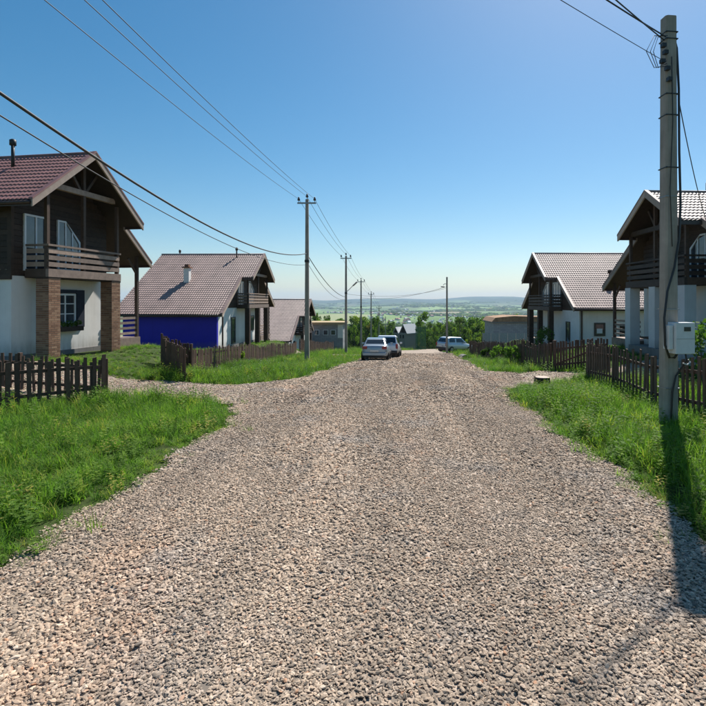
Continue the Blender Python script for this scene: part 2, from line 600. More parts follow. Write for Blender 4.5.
def in_drive(x, y, m=0.0):
    r = np.zeros(np.shape(x), bool)
    for xs, yn, yf, _ in DRIVES:
        a = np.interp(x, *yn) + .1 * np.sin(x * 2.2) + .06 * np.sin(x * 5); b = np.interp(x, *yf)
        r |= (x > xs[0]) & (x < xs[-1] + .3) & (y > a + m) & (y < b - m)
    return r
def on_road(x, y, m=0.0):
    return (x > edge_l(y) + m) & (x < edge_r(y) - m)

# ------------------------------------------------------------------ scatter (geometry nodes on a point mesh)
def scatter(name, pts, rots, scls, idx, protos, label, cat, kind='stuff'):
    me = bpy.data.meshes.new(name)
    n = len(pts)
    me.vertices.add(n)
    me.vertices.foreach_set('co', np.asarray(pts, np.float32).ravel())
    for nm, typ, data, key in (('rot', 'FLOAT_VECTOR', rots, 'vector'), ('scl', 'FLOAT_VECTOR', scls, 'vector'), ('idx', 'INT', idx, 'value')):
        a = me.attributes.new(nm, typ, 'POINT')
        a.data.foreach_set(key, np.asarray(data, np.int32 if typ == 'INT' else np.float32).ravel())
    o = link(name, me)
    pc = bpy.data.collections.new(name + '_kinds')
    for k, pm in enumerate(protos):
        po = bpy.data.objects.new('%s_kind_%02d' % (name, k), pm)
        pc.objects.link(po)
        me.materials.append(pm.materials[0])
    ng = bpy.data.node_groups.new(name + '_scatter', 'GeometryNodeTree')
    ng.interface.new_socket('Geometry', in_out='INPUT', socket_type='NodeSocketGeometry')
    ng.interface.new_socket('Geometry', in_out='OUTPUT', socket_type='NodeSocketGeometry')
    N = ng.nodes; Lk = ng.links
    gi = N.new('NodeGroupInput'); go = N.new('NodeGroupOutput')
    ip = N.new('GeometryNodeInstanceOnPoints')
    ci = N.new('GeometryNodeCollectionInfo')
    ci.inputs['Collection'].default_value = pc
    ci.inputs['Separate Children'].default_value = True
    ci.inputs['Reset Children'].default_value = True
    ip.inputs['Pick Instance'].default_value = True
    def na(nm, typ):
        x = N.new('GeometryNodeInputNamedAttribute'); x.data_type = typ; x.inputs['Name'].default_value = nm
        return x.outputs['Attribute']
    e2r = N.new('FunctionNodeEulerToRotation')
    Lk.new(na('rot', 'FLOAT_VECTOR'), e2r.inputs[0])
    Lk.new(gi.outputs[0], ip.inputs['Points'])
    Lk.new(ci.outputs[0], ip.inputs['Instance'])
    Lk.new(na('idx', 'INT'), ip.inputs['Instance Index'])
    Lk.new(e2r.outputs[0], ip.inputs['Rotation'])
    Lk.new(na('scl', 'FLOAT_VECTOR'), ip.inputs['Scale'])
    Lk.new(ip.outputs[0], go.inputs[0])
    md = o.modifiers.new('scatter', 'NODES'); md.node_group = ng
    return tag(o, label, cat, kind=kind)

# stones
def stone_mesh(k):
    bm = bmesh.new()
    bmesh.ops.create_icosphere(bm, subdivisions=1, radius=.5)
    r = random.Random(k)
    for v in bm.verts:
        v.co *= r.uniform(.72, 1.18)
        v.co.z *= .62
        v.co.y *= .8
    # chop a facet
    for _ in range(2):
        n = Vector((r.uniform(-1, 1), r.uniform(-1, 1), r.uniform(.2, 1))).normalized()
        for v in bm.verts:
            d = v.co.dot(n) - .34
            if d > 0: v.co -= n * d
    me = bpy.data.meshes.new('stone'); bm.to_mesh(me); bm.free()
    me.materials.append(M_stone)
    return me
stones = [stone_mesh(k) for k in range(8)]
def road_points(y0, y1, dens, x0=-4.6, x1=5.5):
    n = int((y1 - y0) * (x1 - x0) * dens)
    x = rng.uniform(x0, x1, n); y = rng.uniform(y0, y1, n)
    return x, y
P = []; S = []
for y0, y1, dens, s0, s1 in ((1.6, 4.0, 4200, .015, .038), (4.0, 7.0, 3100, .017, .041), (7.0, 12, 1700, .022, .050), (12, 22, 620, .032, .072), (22, 48, 140, .055, .115)):
    x, y = road_points(y0, y1, dens)
    k = on_road(x, y, -.12 * rng.random(len(x)) ** 2)
    x, y = x[k], y[k]
    szn = 1 + .28 * np.sin(x * 1.9 + .6 * np.sin(y * .9)) * np.sin(y * .55 + x * .3 + 1)
    s = (s0 + (s1 - s0) * rng.random(len(x)) ** 1.7) * szn * np.where(rng.random(len(x)) < .012, 1.35, 1.0)
    t = np.clip((x - edge_l(y)) / (edge_r(y) - edge_l(y)), 0, 1)
    z = G(x, y) + .045 + .05 * np.sin(np.pi * t) - .012 + .012 * np.sin(x * 2.3 + y * .9) * np.sin(y * .8) + s * .08 + rng.random(len(x)) * s * .25
    P.append(np.stack([x, y, z], 1)); S.append(s)
# stones on the drives (sparser, smaller)
for dens, xr, yr in ((260, (-12, -3.3), (12, 17.5)), (90, (3.2, 9), (14.5, 24))):
    n = int(dens * (xr[1] - xr[0]) * (yr[1] - yr[0]))
    x = rng.uniform(*xr, n); y = rng.uniform(*yr, n)
    k = in_drive(x, y) & ~on_road(x, y); x, y = x[k], y[k]
    s = rng.uniform(.03, .07, len(x))
    P.append(np.stack([x, y, G(x, y) + .035 + s * .1], 1)); S.append(s)
P = np.concatenate(P); S = np.concatenate(S)
n = len(P)
rot = np.stack([rng.normal(0, .30, n), rng.normal(0, .30, n), rng.uniform(0, 6.28, n)], 1)
scl = np.stack([S * rng.uniform(1.0, 1.6, n), S * rng.uniform(.85, 1.2, n), S * rng.uniform(.5, .95, n)], 1)
scatter('gravel', P, rot, scl, rng.integers(0, len(stones), n), stones, 'loose tan and grey crushed stones covering the road', 'gravel')

# grass
def clump_mesh(k, nb, h, spread, width, mat, lean=.5, broad=False):
    r = random.Random(100 + k)
    v = []; f = []
    for i in range(nb):
        a = r.uniform(0, 6.283); d = spread * math.sqrt(r.random())
        bx, by = d * math.cos(a), d * math.sin(a)
        th = r.uniform(0, 6.283); ln = h * r.uniform(.45, 1.1); le = lean * r.uniform(.15, 1.0)
        dx, dy = math.cos(th), math.sin(th)
        w = width * r.uniform(.7, 1.3)
        # blade face direction perpendicular to lean
        px, py = -dy, dx
        n0 = len(v)
        segs = 3
        for s in range(segs + 1):
            t = s / segs
            out = le * ln * t * t
            z = ln * (t - .28 * le * t * t)
            if broad:
                ww = w * math.sin(math.pi * min(.98, .12 + .85 * t))
            else:
                ww = w * (1 - t) ** .7
            cx, cy = bx + dx * out, by + dy * out
            if s == segs:
                v.append((cx, cy, z))
            else:
                v.append((cx - px * ww, cy - py * ww, z)); v.append((cx + px * ww, cy + py * ww, z))
        for s in range(segs - 1):
            f.append((n0 + 2 * s, n0 + 2 * s + 1, n0 + 2 * s + 3, n0 + 2 * s + 2))
        f.append((n0 + 2 * segs - 2, n0 + 2 * segs - 1, n0 + 2 * segs))
    me = bpy.data.meshes.new('grass_clump')
    me.from_pydata(v, [], f)
    me.polygons.foreach_set('use_smooth', [True] * len(f))
    me.materials.append(mat)
    return me
def tall_weed(k):
    r = random.Random(300 + k)
    mb = MB(); v = []; f = []
    for st in range(2):
        a0 = r.uniform(0, 6.28); h = r.uniform(.38, .55); lx, ly = .12 * math.cos(a0), .12 * math.sin(a0)
        ox, oy = r.uniform(-.05, .05), r.uniform(-.05, .05)
        n0 = len(v)
        for (dx, dy) in ((-.003, 0), (.003, 0)):
            v += [(ox + dx, oy + dy, 0), (ox + dx + lx, oy + dy + ly, h)]
        f.append((n0, n0 + 2, n0 + 3, n0 + 1))
        for i in range(13):
            t = .12 + .88 * i / 12; a = i * 2.4 + r.uniform(-.4, .4); L = (.13 - .07 * t) * r.uniform(.8, 1.3); w = L * .28
            bx, by, bz = ox + lx * t, oy + ly * t, h * t
            dx, dy = math.cos(a), math.sin(a); up = r.uniform(-.1, .55)
            n0 = len(v)
            v += [(bx, by, bz), (bx + dx * L * .5 - dy * w, by + dy * L * .5 + dx * w, bz + up * L * .6), (bx + dx * L, by + dy * L, bz + up * L * .7), (bx + dx * L * .5 + dy * w, by + dy * L * .5 - dx * w, bz + up * L * .6)]
            f.append((n0, n0 + 1, n0 + 2, n0 + 3))
    me = bpy.data.meshes.new('tall_weed'); me.from_pydata(v, [], f); me.materials.append(M_weed)
    return me
clumps = [clump_mesh(k, 20, .42, .10, .0060, M_grass, 1.0) for k in range(5)] + \
         [clump_mesh(20 + k, 13, .24, .09, .016, M_weed, .85, True) for k in range(2)] + [tall_weed(k) for k in range(3)]
HOUSE_RECTS = [(-24, -12.3, 15.8, 23.5), (-20.5, -12.1, 34.8, 48), (11.8, 20, 14, 27), (12.0, 20, 33, 46), (-20, -12, 58, 71)]
def grass_points(y0, y1, dens, x0, x1):
    n = int((y1 - y0) * (x1 - x0) * dens)
    x = rng.uniform(x0, x1, n); y = rng.uniform(y0, y1, n)
    vis = np.abs((x - .0) / np.maximum(y, .1)) < 1.15
    k = vis & ~on_road(x, y, -.04 + .30 * rng.random(n) ** 2 + np.where(rng.random(n) < .012, .8 * rng.random(n), 0)) & ~in_drive(x, y, .30 * rng.random(n) ** 2)
    for a, b, c, d in HOUSE_RECTS:
        k &= ~((x > a) & (x < b) & (y > c) & (y < d))
    return x[k], y[k]
P = []; S = []; I = []
for y0, y1, dens, x0, x1, sc in ((3.0, 10, 105, -12, 10, 1.0), (10, 19, 62, -19, 14, 1.05), (19, 34, 30, -24, 22, 1.0), (34, 60, 11, -30, 30, 1.25), (60, 105, 4, -40, 50, 1.8)):
    x, y = grass_points(y0, y1, dens, x0, x1)
    # height: shorter at the gravel edge and in lawn patches
    d = np.minimum(np.abs(x - edge_l(y)), np.abs(x - edge_r(y)))
    e = .45 + .55 * sstep(0, .7, d)
    pat = .80 + .34 * np.sin(x * .9 + 1.3 * np.sin(y * .6)) * np.sin(y * .8 + x * .4)
    lawn = np.where(np.abs(x) > 8.4, .55, 1.0)
    s = sc * e * pat * lawn * rng.uniform(.6, 1.15, len(x))
    P.append(np.stack([x, y, G(x, y) - .01], 1)); S.append(s)
    weed = (rng.random(len(x)) < np.where((y > 15) | (x > 0), .20, .10))
    tall = (rng.random(len(x)) < np.where((d < .9) | (y > 11.5), .16, .07))
    I.append(np.where(tall, 7 + rng.integers(0, 3, len(x)), np.where(weed, 5 + rng.integers(0, 2, len(x)), rng.integers(0, 5, len(x)))))
P = np.concatenate(P); S = np.concatenate(S); I = np.concatenate(I)
n = len(P)
rot = np.stack([rng.normal(0, .12, n), rng.normal(0, .12, n), rng.uniform(0, 6.28, n)], 1)
scl = np.stack([S ** .5, S ** .5, S], 1)
scatter('grass', P, rot, scl, I, clumps, 'tall bright green grass growing on both verges', 'grass')
# small white flower heads in the verge by the left fence
def flower_mesh():
    mb = MB()
    mb.tube([(0, 0, 0), (.01, 0, .2), (.0, .01, .3)], [.003, .003, .002], 4)
    me = mb.mesh('flower', M_flower)
    bm = bmesh.new(); bm.from_mesh(me)
    bmesh.ops.create_icosphere(bm, subdivisions=1, radius=.014, matrix=Matrix.Translation((0, .01, .3)))
    bm.to_mesh(me); bm.free()
    return me
x = np.concatenate([rng.uniform(-8.6, -3.2, 170), rng.uniform(3.4, 7.2, 60)])
y = np.concatenate([rng.uniform(17, 32, 170), rng.uniform(12, 34, 60)])
k = ~on_road(x, y, -.2) & ~in_drive(x, y)
x, y = x[k], y[k]; n = len(x)
s = rng.uniform(.55, .95, n)
scatter('white_flowers', np.stack([x, y, G(x, y)], 1), np.stack([rng.normal(0, .2, n), rng.normal(0, .2, n), rng.uniform(0, 6, n)], 1), np.stack([s, s, s], 1), np.zeros(n), [flower_mesh()], 'tiny white flower heads scattered through the verge grass', 'flowers')

# ------------------------------------------------------------------ houses
class House:
    def __init__(s, name, label, sg, X, Y, zg, rot, hr, tan, hw, L, low_a, low_b, wall_a, wall_b, bal, roofmat, colkind, group):
        s.sg, s.hr, s.tan, s.hw, s.L = sg, hr, tan, hw, L
        s.root = thing(name, label, 'house', (X, Y, zg), rot, group)
        s.low = {-1: low_a, 1: low_b}; s.wall = {-1: wall_a, 1: wall_b}
        s.bal = bal; s.roofmat = roofmat; s.colkind = colkind
        s.UW = 1.45; s.UB = .42; s.UL = .9
        s.FZ = 3.0
    def P(s, u, v, z):
        return (s.sg * u, v, z)
    def rz(s, v):
        return s.hr - s.tan * abs(v)
    def bx(s, name, mat, u0, u1, v0, v1, z0, z1, parent=None, bevel=.0):
        mb = MB().box((min(s.sg * u0, s.sg * u1), v0, z0), (max(s.sg * u0, s.sg * u1), v1, z1))
        return mb.build(name, mat, parent or s.root, bevel=bevel)
    def roof_sheet(s, mb, side, u0, u1, v0, v1):
        c = 1 / math.hypot(1, s.tan); sn = s.tan * c      # cos, sin of pitch
        s0, s1 = v0 / c, v1 / c
        course = .28
        sl = []
        k = int(s0 / course)
        while k * course < s1:
            a = max(s0, k * course); b = min(s1, (k + 1) * course - .004)
            if b > a + 1e-3:
                fa = (a - k * course) / course; fb = (b - k * course) / course
                sl.append((a, .004 + .026 * fa)); sl.append((b, .004 + .026 * fb))
            k += 1
        per = .165; npw = 5
        us = np.arange(0, (u1 - u0) + 1e-6, per / npw) + u0
        n0 = len(mb.v)
        for (sd_, off) in sl:
            for u in us:
                ph = ((u / per) % 1.0)
                h = .030 * (.5 - .5 * math.cos(2 * math.pi * ph)) ** .8
                o = off + h
                v = sd_ * c + sn * o
                z = s.hr - sd_ * sn + c * o
                mb.v.append(s.P(u, side * v, z))
        m = len(us)
        for i in range(len(sl) - 1):
            for j in range(m - 1):
                a = n0 + i * m + j
                q = (a, a + 1, a + m + 1, a + m)
                mb.f.append(q if side * s.sg > 0 else q[::-1])
    def roof(s):
        rt = s.root
        rf = None
        for side in (-1, 1):
            mb = MB()
            s.roof_sheet(mb, side, 0, s.L, .0, s.hw)
            if s.low[side] > s.hw:
                s.roof_sheet(mb, side, s.UL, s.L, s.hw, s.low[side])
            me = bpy.data.meshes.new('roof')
            me.from_pydata(mb.v, [], mb.f)
            me.polygons.foreach_set('use_smooth', [False] * len(mb.f))
            me.materials.append(s.roofmat)
            r_ = link('roof_slope', me, rt)
            rf = rf or r_
            # deck / soffit
            def slab(v0, v1, u0, u1, t0, t1, nm, mat, par=rt):
                poly = [(side * v0, s.rz(v0) - t0), (side * v1, s.rz(v1) - t0), (side * v1, s.rz(v1) - t1), (side * v0, s.rz(v0) - t1)]
                return MB().prism(poly, (u0, u1), lambda a, b, e: s.P(e, a, b)).build(nm, mat, par)
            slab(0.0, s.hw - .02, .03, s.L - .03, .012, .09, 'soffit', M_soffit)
            slab(0, s.hw + .0, -.035, .028, -.035, .215, 'rake_board', M_fascia)
            slab(0, s.hw + .01, -.05, .11, -.105, -.037, 'rake_cap', s.roofmat)
            if s.low[side] > s.hw:
                lo = s.low[side]
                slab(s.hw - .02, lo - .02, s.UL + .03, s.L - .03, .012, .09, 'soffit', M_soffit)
                slab(s.hw - .05, lo, s.UL - .035, s.UL + .028, -.035, .215, 'rake_board', M_fascia)
                slab(s.hw - .05, lo + .01, s.UL - .05, s.UL + .11, -.105, -.037, 'rake_cap', s.roofmat)
                # eave return under the stepped upper roof
                s.bx('eave_board', M_gutter, .03, s.UL, side * s.hw - .03, side * s.hw + .03, s.rz(s.hw) - .16, s.rz(s.hw) - .01)
            lo = max(s.low[side], s.hw)
            u0 = s.UL if s.low[side] > s.hw else 0
            # gutter
            gz = s.rz(lo) - .07
            gm = MB().tube([s.P(u0 + .03, side * (lo + .05), gz), s.P(s.L, side * (lo + .05), gz)], .055, 8)
            gm.build('gutter', M_gutter, rt, True)
            s.bx('eave_board', M_gutter, u0 + .03, s.L - .03, side * (lo - .035) - .0125, side * (lo - .035) + .0125, s.rz(lo) - .17, s.rz(lo) - .005)
        # ridge cap
        MB().tube([s.P(-.03, 0, s.hr + .02), s.P(s.L, 0, s.hr + .02)], .075, 8).build('ridge_cap', s.roofmat, rt, True)
        s.roofobj = rf
    def wallpoly(s, vA, vB, z0, z1, drop=.1):
        rz = lambda v: s.rz(v) - drop
        top = []
        p = [(vA, z0), (vB, z0)]
        if rz(vB) >= z1:
            p.append((vB, z1))
        else:
            p.append((vB, rz(vB)))
            if z1 < rz(0): p.append(((s.hr - drop - z1) / s.tan, z1))
        if z1 >= rz(0): p.append((0, rz(0)))
        if rz(vA) >= z1:
            p.append((vA, z1))
        else:
            if z1 < rz(0): p.append((-(s.hr - drop - z1) / s.tan, z1))
            p.append((vA, rz(vA)))
        return p
    def walls(s, mat_a=None):
        rt = s.root; a, b = -s.wall[-1], s.wall[1]
        f = lambda p, q, e: s.P(e, p, q)
        back = s.L - .55
        # lower front wall, side walls, back gable
        MB().prism(s.wallpoly(a + .002, b - .002, -1.6, s.FZ), (s.UW, s.UW + .25), f).build('front_wall', M_white, rt)
        za = min(s.rz(a) - .1, s.FZ if s.low[-1] <= s.hw else 99); zb = min(s.rz(b) - .1, s.FZ)
        s.bx('side_wall', mat_a or M_white, s.UW - .003, back + .003, a - .002, a + .25, -1.6, za)
        s.bx('side_wall', M_white, s.UW - .003, back + .003, b - .25, b + .002, -1.6, zb)
        MB().prism(s.wallpoly(a, b, -1.6, 99), (back - .25, back), f).build('back_wall', M_white, rt)
        # plinth
        s.bx('plinth', M_concrete_dark, s.UW - .04, back, a - .04, b + .04, -1.8, .18)
        # upper front wall of planks
        ph = .2
        z = s.FZ + .02
        i = 0
        while True:
            zt = z + ph - .012
            if zt > s.rz(0) - .25: break
            vm = (s.hr - .12 - zt) / s.tan
            v0 = max(-vm, a if s.low[-1] > s.hw else a); v1 = min(vm, b)
            s.bx('plank', M_log, s.UW - .02 - (.006 if i % 2 else 0), s.UW + .06, v0, v1, z, zt)
            z += ph; i += 1
        MB().prism(s.wallpoly(a + .02, b - .02, s.FZ, 99, .14), (s.UW + .05, s.UW + .2), f).build('upper_wall', M_log, rt)
        # corner boards
        s.bx('corner_board', M_beam, s.UW - .045, s.UW + .02, -.06 - 0, .06, s.FZ + .05, s.FZ + .1)
    def side_planks(s, side):
        v = side * s.wall[side]
        z = s.FZ + .02; i = 0
        top = s.rz(s.wall[side]) - .16
        while z + .19 < top + .1:
            zt = min(z + .188, top)
            s.bx('plank', M_log, s.UW - .01, s.L - .56, v - .03 - (.006 if i % 2 else 0), v + .1, z, zt)
            z += .2; i += 1
        s.bx('corner_board', M_log, s.UW - .06, s.UW + .1, v - .06, v + .06, s.FZ, top)
    def window(s, u, v0, v1, z0, z1, frame=M_frame, nx=2, nz=2, slant=0, parent=None, name='window'):
        """front facing window with frame, panes and bars; slant: lowers the top at v1 side"""
        fn = lambda p, q, e: s.P(e, p, q)
        zt1 = z1 - slant
        o = [(v0, z0), (v1, z0), (v1, zt1), (v0 + (v1 - v0) * .35, z1), (v0, z1)] if slant else [(v0, z0), (v1, z0), (v1, z1), (v0, z1)]
        cx = sum(p[0] for p in o) / len(o); cz = sum(p[1] for p in o) / len(o)
        w = MB()
        t = .07
        for i in range(len(o)):
            p, q = o[i], o[(i + 1) % len(o)]
            def inn(p):
                return (p[0] + (t if p[0] < cx else -t), p[1] + (t if p[1] < cz else -t))
            w.prism([p, q, inn(q), inn(p)], (u - .055, u + .03), fn)
        wo = w.build(name, frame, s.root)
        ins = [(p[0] + (.06 if p[0] < cx else -.06), p[1] + (.06 if p[1] < cz else -.06)) for p in o]
        # panes: split along v
        dv = (v1 - v0 - .12) / nx
        for k in range(nx):
            a = v0 + .06 + k * dv; b = a + dv
            def ztop(v):
                if not slant: return z1 - .06
                vk = v0 + (v1 - v0) * .35
                return (z1 - .06) if v <= vk else (z1 - .06 - slant * (v - vk) / (v1 - vk))
            MB().prism([(a, z0 + .06), (b, z0 + .06), (b, ztop(b)), (a, ztop(a))], (u - .02, u - .012), fn).build('pane', M_glass, wo)
            if k:
                MB().prism([(a - .03, z0 + .05), (a + .03, z0 + .05), (a + .03, ztop(a)), (a - .03, ztop(a))], (u - .045, u + .02), fn).build('mullion', frame, wo)
        for k in range(1, nz):
            zz = z0 + (min(z1, zt1) - z0) * k / nz
            MB().prism([(v0 + .05, zz - .018), (v1 - .05, zz - .018), (v1 - .05, zz + .018), (v0 + .05, zz + .018)], (u - .04, u - .008), fn).build('glazing_bar', frame, wo)
        return wo
    def balcony(s, rail, post_vs, col_w=.34, col_mat=M_beam):
        rt = s.root; v0, v1 = s.bal; ub = s.UB
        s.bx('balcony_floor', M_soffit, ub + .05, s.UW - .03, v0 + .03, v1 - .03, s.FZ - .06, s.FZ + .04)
        s.bx('balcony_beam', rail, ub, ub + .12, v0, v1, s.FZ - .03, s.FZ + .26)
        for v in (v0, v1):
            s.bx('balcony_beam', M_beam, ub + .122, s.UW - .05, v - (.0 if v < 0 else .12), v + (.12 if v < 0 else .0), s.FZ - .03, s.FZ + .26)
        # rails
        for z in (.42, .66, .90):
            s.bx('rail', rail, ub + .035, ub + .075, v0 + .05, v1 - .05, s.FZ + z - .075, s.FZ + z + .085)
            for v in (v0 + .04, v1 - .08):
                s.bx('rail', rail, ub + .13, s.UW - .04, v, v + .04, s.FZ + z - .075, s.FZ + z + .085)
        s.bx('handrail', rail, ub - .0, ub + .11, v0 + .0, v1 - .0, s.FZ + 1.08, s.FZ + 1.15)
        for v in (v0, v1 - .11):
            s.bx('handrail', rail, ub + .112, s.UW - .04, v, v + .11, s.FZ + 1.08, s.FZ + 1.15)
        for v in post_vs:
            top = s.rz(v) - .1
            s.bx('post', M_beam, ub + .08, ub + .2, v - .06, v + .06, s.FZ + .262, top - .03)
        # tie beam and truss
        tz = s.rz(max(abs(v0), abs(v1))) + .12
        hv = (s.hr - .12 - tz) / s.tan
        s.bx('tie_beam', rail, ub + .05, ub + .21, max(v0 - .1, -hv), min(v1 + .1, hv), tz - .1, tz + .1)
        km = (s.hr - .1 - tz)
        for sd_ in (-1, 1):
            MB().bar(s.P(ub + .13, sd_ * .12, tz + .05), s.P(ub + .13, sd_ * (.12 + km * .42), tz + km * .6), .09, .1).build('strut', M_beam, rt)
    def columns(s, vs_, w, d, mat, u=None):
        u = s.UB + .01 if u is None else u
        for v in vs_:
            s.bx('column', mat, u, u + d, v - w / 2, v + w / 2, -1.6, s.FZ - .035, bevel=.01)
    def brick_columns(s, vs_, w, d):
        u = s.UB + .02
        for v in vs_:
            c = s.bx('column', M_mortar, u + .008, u + d - .008, v - w / 2 + .008, v + w / 2 - .008, -1.2, s.FZ - .035)
            mb = MB(); z = -.6; k = 0
            bh, bl, j = .065, .25, .012
            while z + bh < s.FZ - .04:
                # four faces: bricks run round the column
                for (face, ln) in (('f', w), ('b', w), ('n', d), ('p', d)):
                    x = -(.125 if (k + (face in 'np')) % 2 else 0.0)
                    while x < ln - .01:
                        a, b = max(0, x), min(ln, x + bl)
                        if b - a > .03:
                            e = random.uniform(0, .004)
                            if face == 'f': r = (u - e, u + .02, v - w / 2 + a + j / 2, v - w / 2 + b - j / 2)
                            elif face == 'b': r = (u + d - .02, u + d + e, v - w / 2 + a + j / 2, v - w / 2 + b - j / 2)
                            elif face == 'n': r = (u + a + j / 2, u + b - j / 2, v - w / 2 - e, v - w / 2 + .02)
                            else: r = (u + a + j / 2, u + b - j / 2, v + w / 2 - .02, v + w / 2 + e)
                            u0, u1 = s.sg * r[0], s.sg * r[1]
                            mb.box((min(u0, u1), r[2], z), (max(u0, u1), r[3], z + bh))
                        x += bl + j * .0
                z += bh + j; k += 1
            o = mb.build('bricks', M_brick, c)
            o['kind'] = 'stuff'
    def terrace(s, side, rail=M_rail_dark):
        lo = s.low[side] - .5
        b = s.wall[side]
        z = s.rz(lo) - .12
        v = side * lo
        for u in (s.UL + .35, s.L * .5, s.L - .9):
            s.bx('terrace_post', M_beam, u, u + .13, v - .065, v + .065, -1.4, z)
            MB().bar(s.P(u + .065, v - side * .06, z - .75), s.P(u + .065, v - side * .62, z - .12), .07, .09).build('brace', M_beam, s.root)
        va, vb = sorted((side * (b + .06), v - side * .07))
        s.bx('terrace_deck', M_rail, s.UL + .3, s.L - .8, min(side * (b + .06), v + side * .1), max(side * (b + .06), v + side * .1), .02, .42)
        for zz in (.62, .86, 1.1, 1.32):
            s.bx('rail', M_rail, s.UL + .38, s.UL + .42, va, vb, zz - .055, zz + .055)
    def pipe(s, u, v, h, r=.06, mat=M_black, cap=True):
        z = s.rz(v)
        o = MB().tube([s.P(u, v, z - .1), s.P(u, v, z + h)], r, 10).build('vent_pipe', mat, s.root, True)
        if cap:
            MB().tube([s.P(u, v, z + h - .16), s.P(u, v, z + h - .14), s.P(u, v, z + h + .06), s.P(u, v, z + h + .1)], [r, r * 1.9, r * 1.9, r * .8], 10).build('vent_cap', mat, o, True)

HG = 'chalet houses along the gravel road'
# --- house on the left beside the near fence
h1 = House('chalet_house', 'white and dark log chalet with brick columns and shuttered window beside the driveway', -1, -11.64, 19.42, .33, math.radians(-9),
           7.83, .835, 2.83, 9.5, 2.0, 4.7, 2.20, 2.35, (-1.72, 1.97), M_roof_red, 'brick', HG)
h1.roof(); h1.walls(); h1.side_planks(-1)
h1.balcony(M_rail, (-1.64, .05, 1.89))
h1.brick_columns((-1.44, 1.70), .52, .52)
h1.bx('column_cap', M_log, .43, .96, -1.71, -1.17, 2.90, 2.964); h1.bx('column_cap', M_log, .43, .96, 1.43, 1.97, 2.90, 2.964)
h1.bx('upper_floor_beam', M_beam, 1.40, 8.9, -2.262, -2.21, 2.86, 3.02)
h1.terrace(1)
# upper door and slanted window
h1.window(h1.UW - .03, -1.75, -.75, 3.2, 5.25, M_frame, 2, 1, name='balcony_door')
h1.window(h1.UW - .03, -.30, .82, 3.3, 5.25, M_frame, 3, 3, .75)
# lower window with shutters and flower box
w = h1.window(h1.UW, -.42, .62, 1.2, 2.4, M_frame, 2, 3)
h1.bx('shutter', M_shutter, 1.37, 1.42, -.85, -.44, 1.05, 2.55); h1.bx('shutter', M_shutter, 1.37, 1.42, .64, 1.05, 1.05, 2.55)
h1.bx('window_head', M_shutter, 1.36, 1.43, -.44, .64, 2.42, 2.56)
fb = h1.bx('flower_box', M_log, 1.12, 1.38, -.50, .72, .92, 1.10)
h1.pipe(2.9, -.75, 1.0)

# --- blue-sided house
h2 = House('chalet_house', 'brown roofed chalet with a deep blue painted side wall', -1, -10.9, 41.8, -1.05, math.radians(-1.5),
           7.42, .67, 3.1, 8.7, 7.2, 6.4, 6.7, 2.9, (-2.7, 2.75), M_roof_brown, 'timber', HG)
h2.roof(); h2.walls(M_blue); h2.balcony(M_rail, (-2.62, 0, 2.67)); h2.terrace(1)
h2.columns((-2.5, .05, 2.55), .36, .36, M_log)
h2.window(h2.UW - .03, -2.45, -1.2, 3.2, 5.1, M_frame, 2, 1, name='balcony_door')
h2.window(h2.UW - .03, .1, 1.5, 3.3, 5.2, M_frame, 2, 2, .7)
h2.window(h2.UW, -3.9, -3.0, .25, 2.3, M_darkframe, 1, 2, name='door'); h2.window(h2.UW, .7, 1.7, 1.0, 2.3, M_darkframe, 2, 1)
h2.bx('corner_pipe', M_gutter, 1.0, 1.09, -6.72, -6.63, -.4, 2.6)
ch = h2.bx('chimney', M_white, 4.75, 5.15, -3.75, -3.35, 4.6, 6.05)
h2.bx('chimney_cap', M_rust, 4.66, 5.24, -3.84, -3.26, 6.05, 6.14, ch); h2.bx('chimney_hood', M_rust, 4.8, 5.1, -3.7, -3.4, 6.14, 6.32, ch)
h2.pipe(2.2, -.45, .75, .055); h2.pipe(7.3, .3, .55, .05)

# --- third house on the left
h3 = House('chalet_house', 'distant chalet with pinkish brown roof beyond the blue house', -1, -10.9, 65.0, -4.7, math.radians(-1.5),
           7.42, .67, 3.1, 8.7, 7.2, 6.4, 6.7, 2.9, (-2.7, 2.75), M_roof_brown, 'timber', HG)
h3.roof(); h3.walls(); h3.balcony(M_rail_dark, (-2.62, 0, 2.67)); h3.terrace(1)
h3.columns((-2.5, .05, 2.55), .36, .36, M_log)
h3.window(h3.UW - .03, -2.45, -1.2, 3.2, 5.1, M_frame, 2, 1, name='balcony_door')
h3.window(h3.UW - .03, .1, 1.5, 3.3, 5.2, M_frame, 2, 2, .7)
h3.window(h3.UW, -3.9, -3.0, .25, 2.3, M_darkframe, 1, 2, name='door')
h3.bx('downpipe', M_gutter, 2.9, 3.0, -6.85, -6.75, -.4, 2.5)

# --- right house behind the concrete pole
h4 = House('chalet_house', 'dark timber chalet with pale plastered columns behind the concrete pole', 1, 10.71, 21.4, .1, math.radians(2.2),
           7.0, .66, 2.42, 9.0, 6.6, 5.95, 6.1, 2.75, (-2.05, 2.50), M_roof_brown, 'plaster', HG)
h4.roof(); h4.walls(); h4.balcony(M_rail_dark, (-1.97, .2, 2.28)); h4.terrace(1)
h4.columns((-1.8, .28, 2.35), .48, .48, M_grey_plaster)
h4.window(h4.UW - .03, -1.9, -.9, 3.2, 5.0, M_frame, 2, 1, .5, name='balcony_door')
h4.window(h4.UW - .03, .05, 1.25, 3.3, 5.0, M_frame, 2, 2, .7)
h4.window(h4.UW, .85, 1.35, .9, 2.4, M_darkframe, 1, 1); h4.window(h4.UW, -1.0, -.4, .9, 2.4, M_darkframe, 1, 1)
h4.bx('porch_step', M_concrete_dark, .3, 1.42, -.9, 2.0, -.3, .32); h4.bx('bench', M_log, .75, 1.1, .7, 1.8, .62, .70)
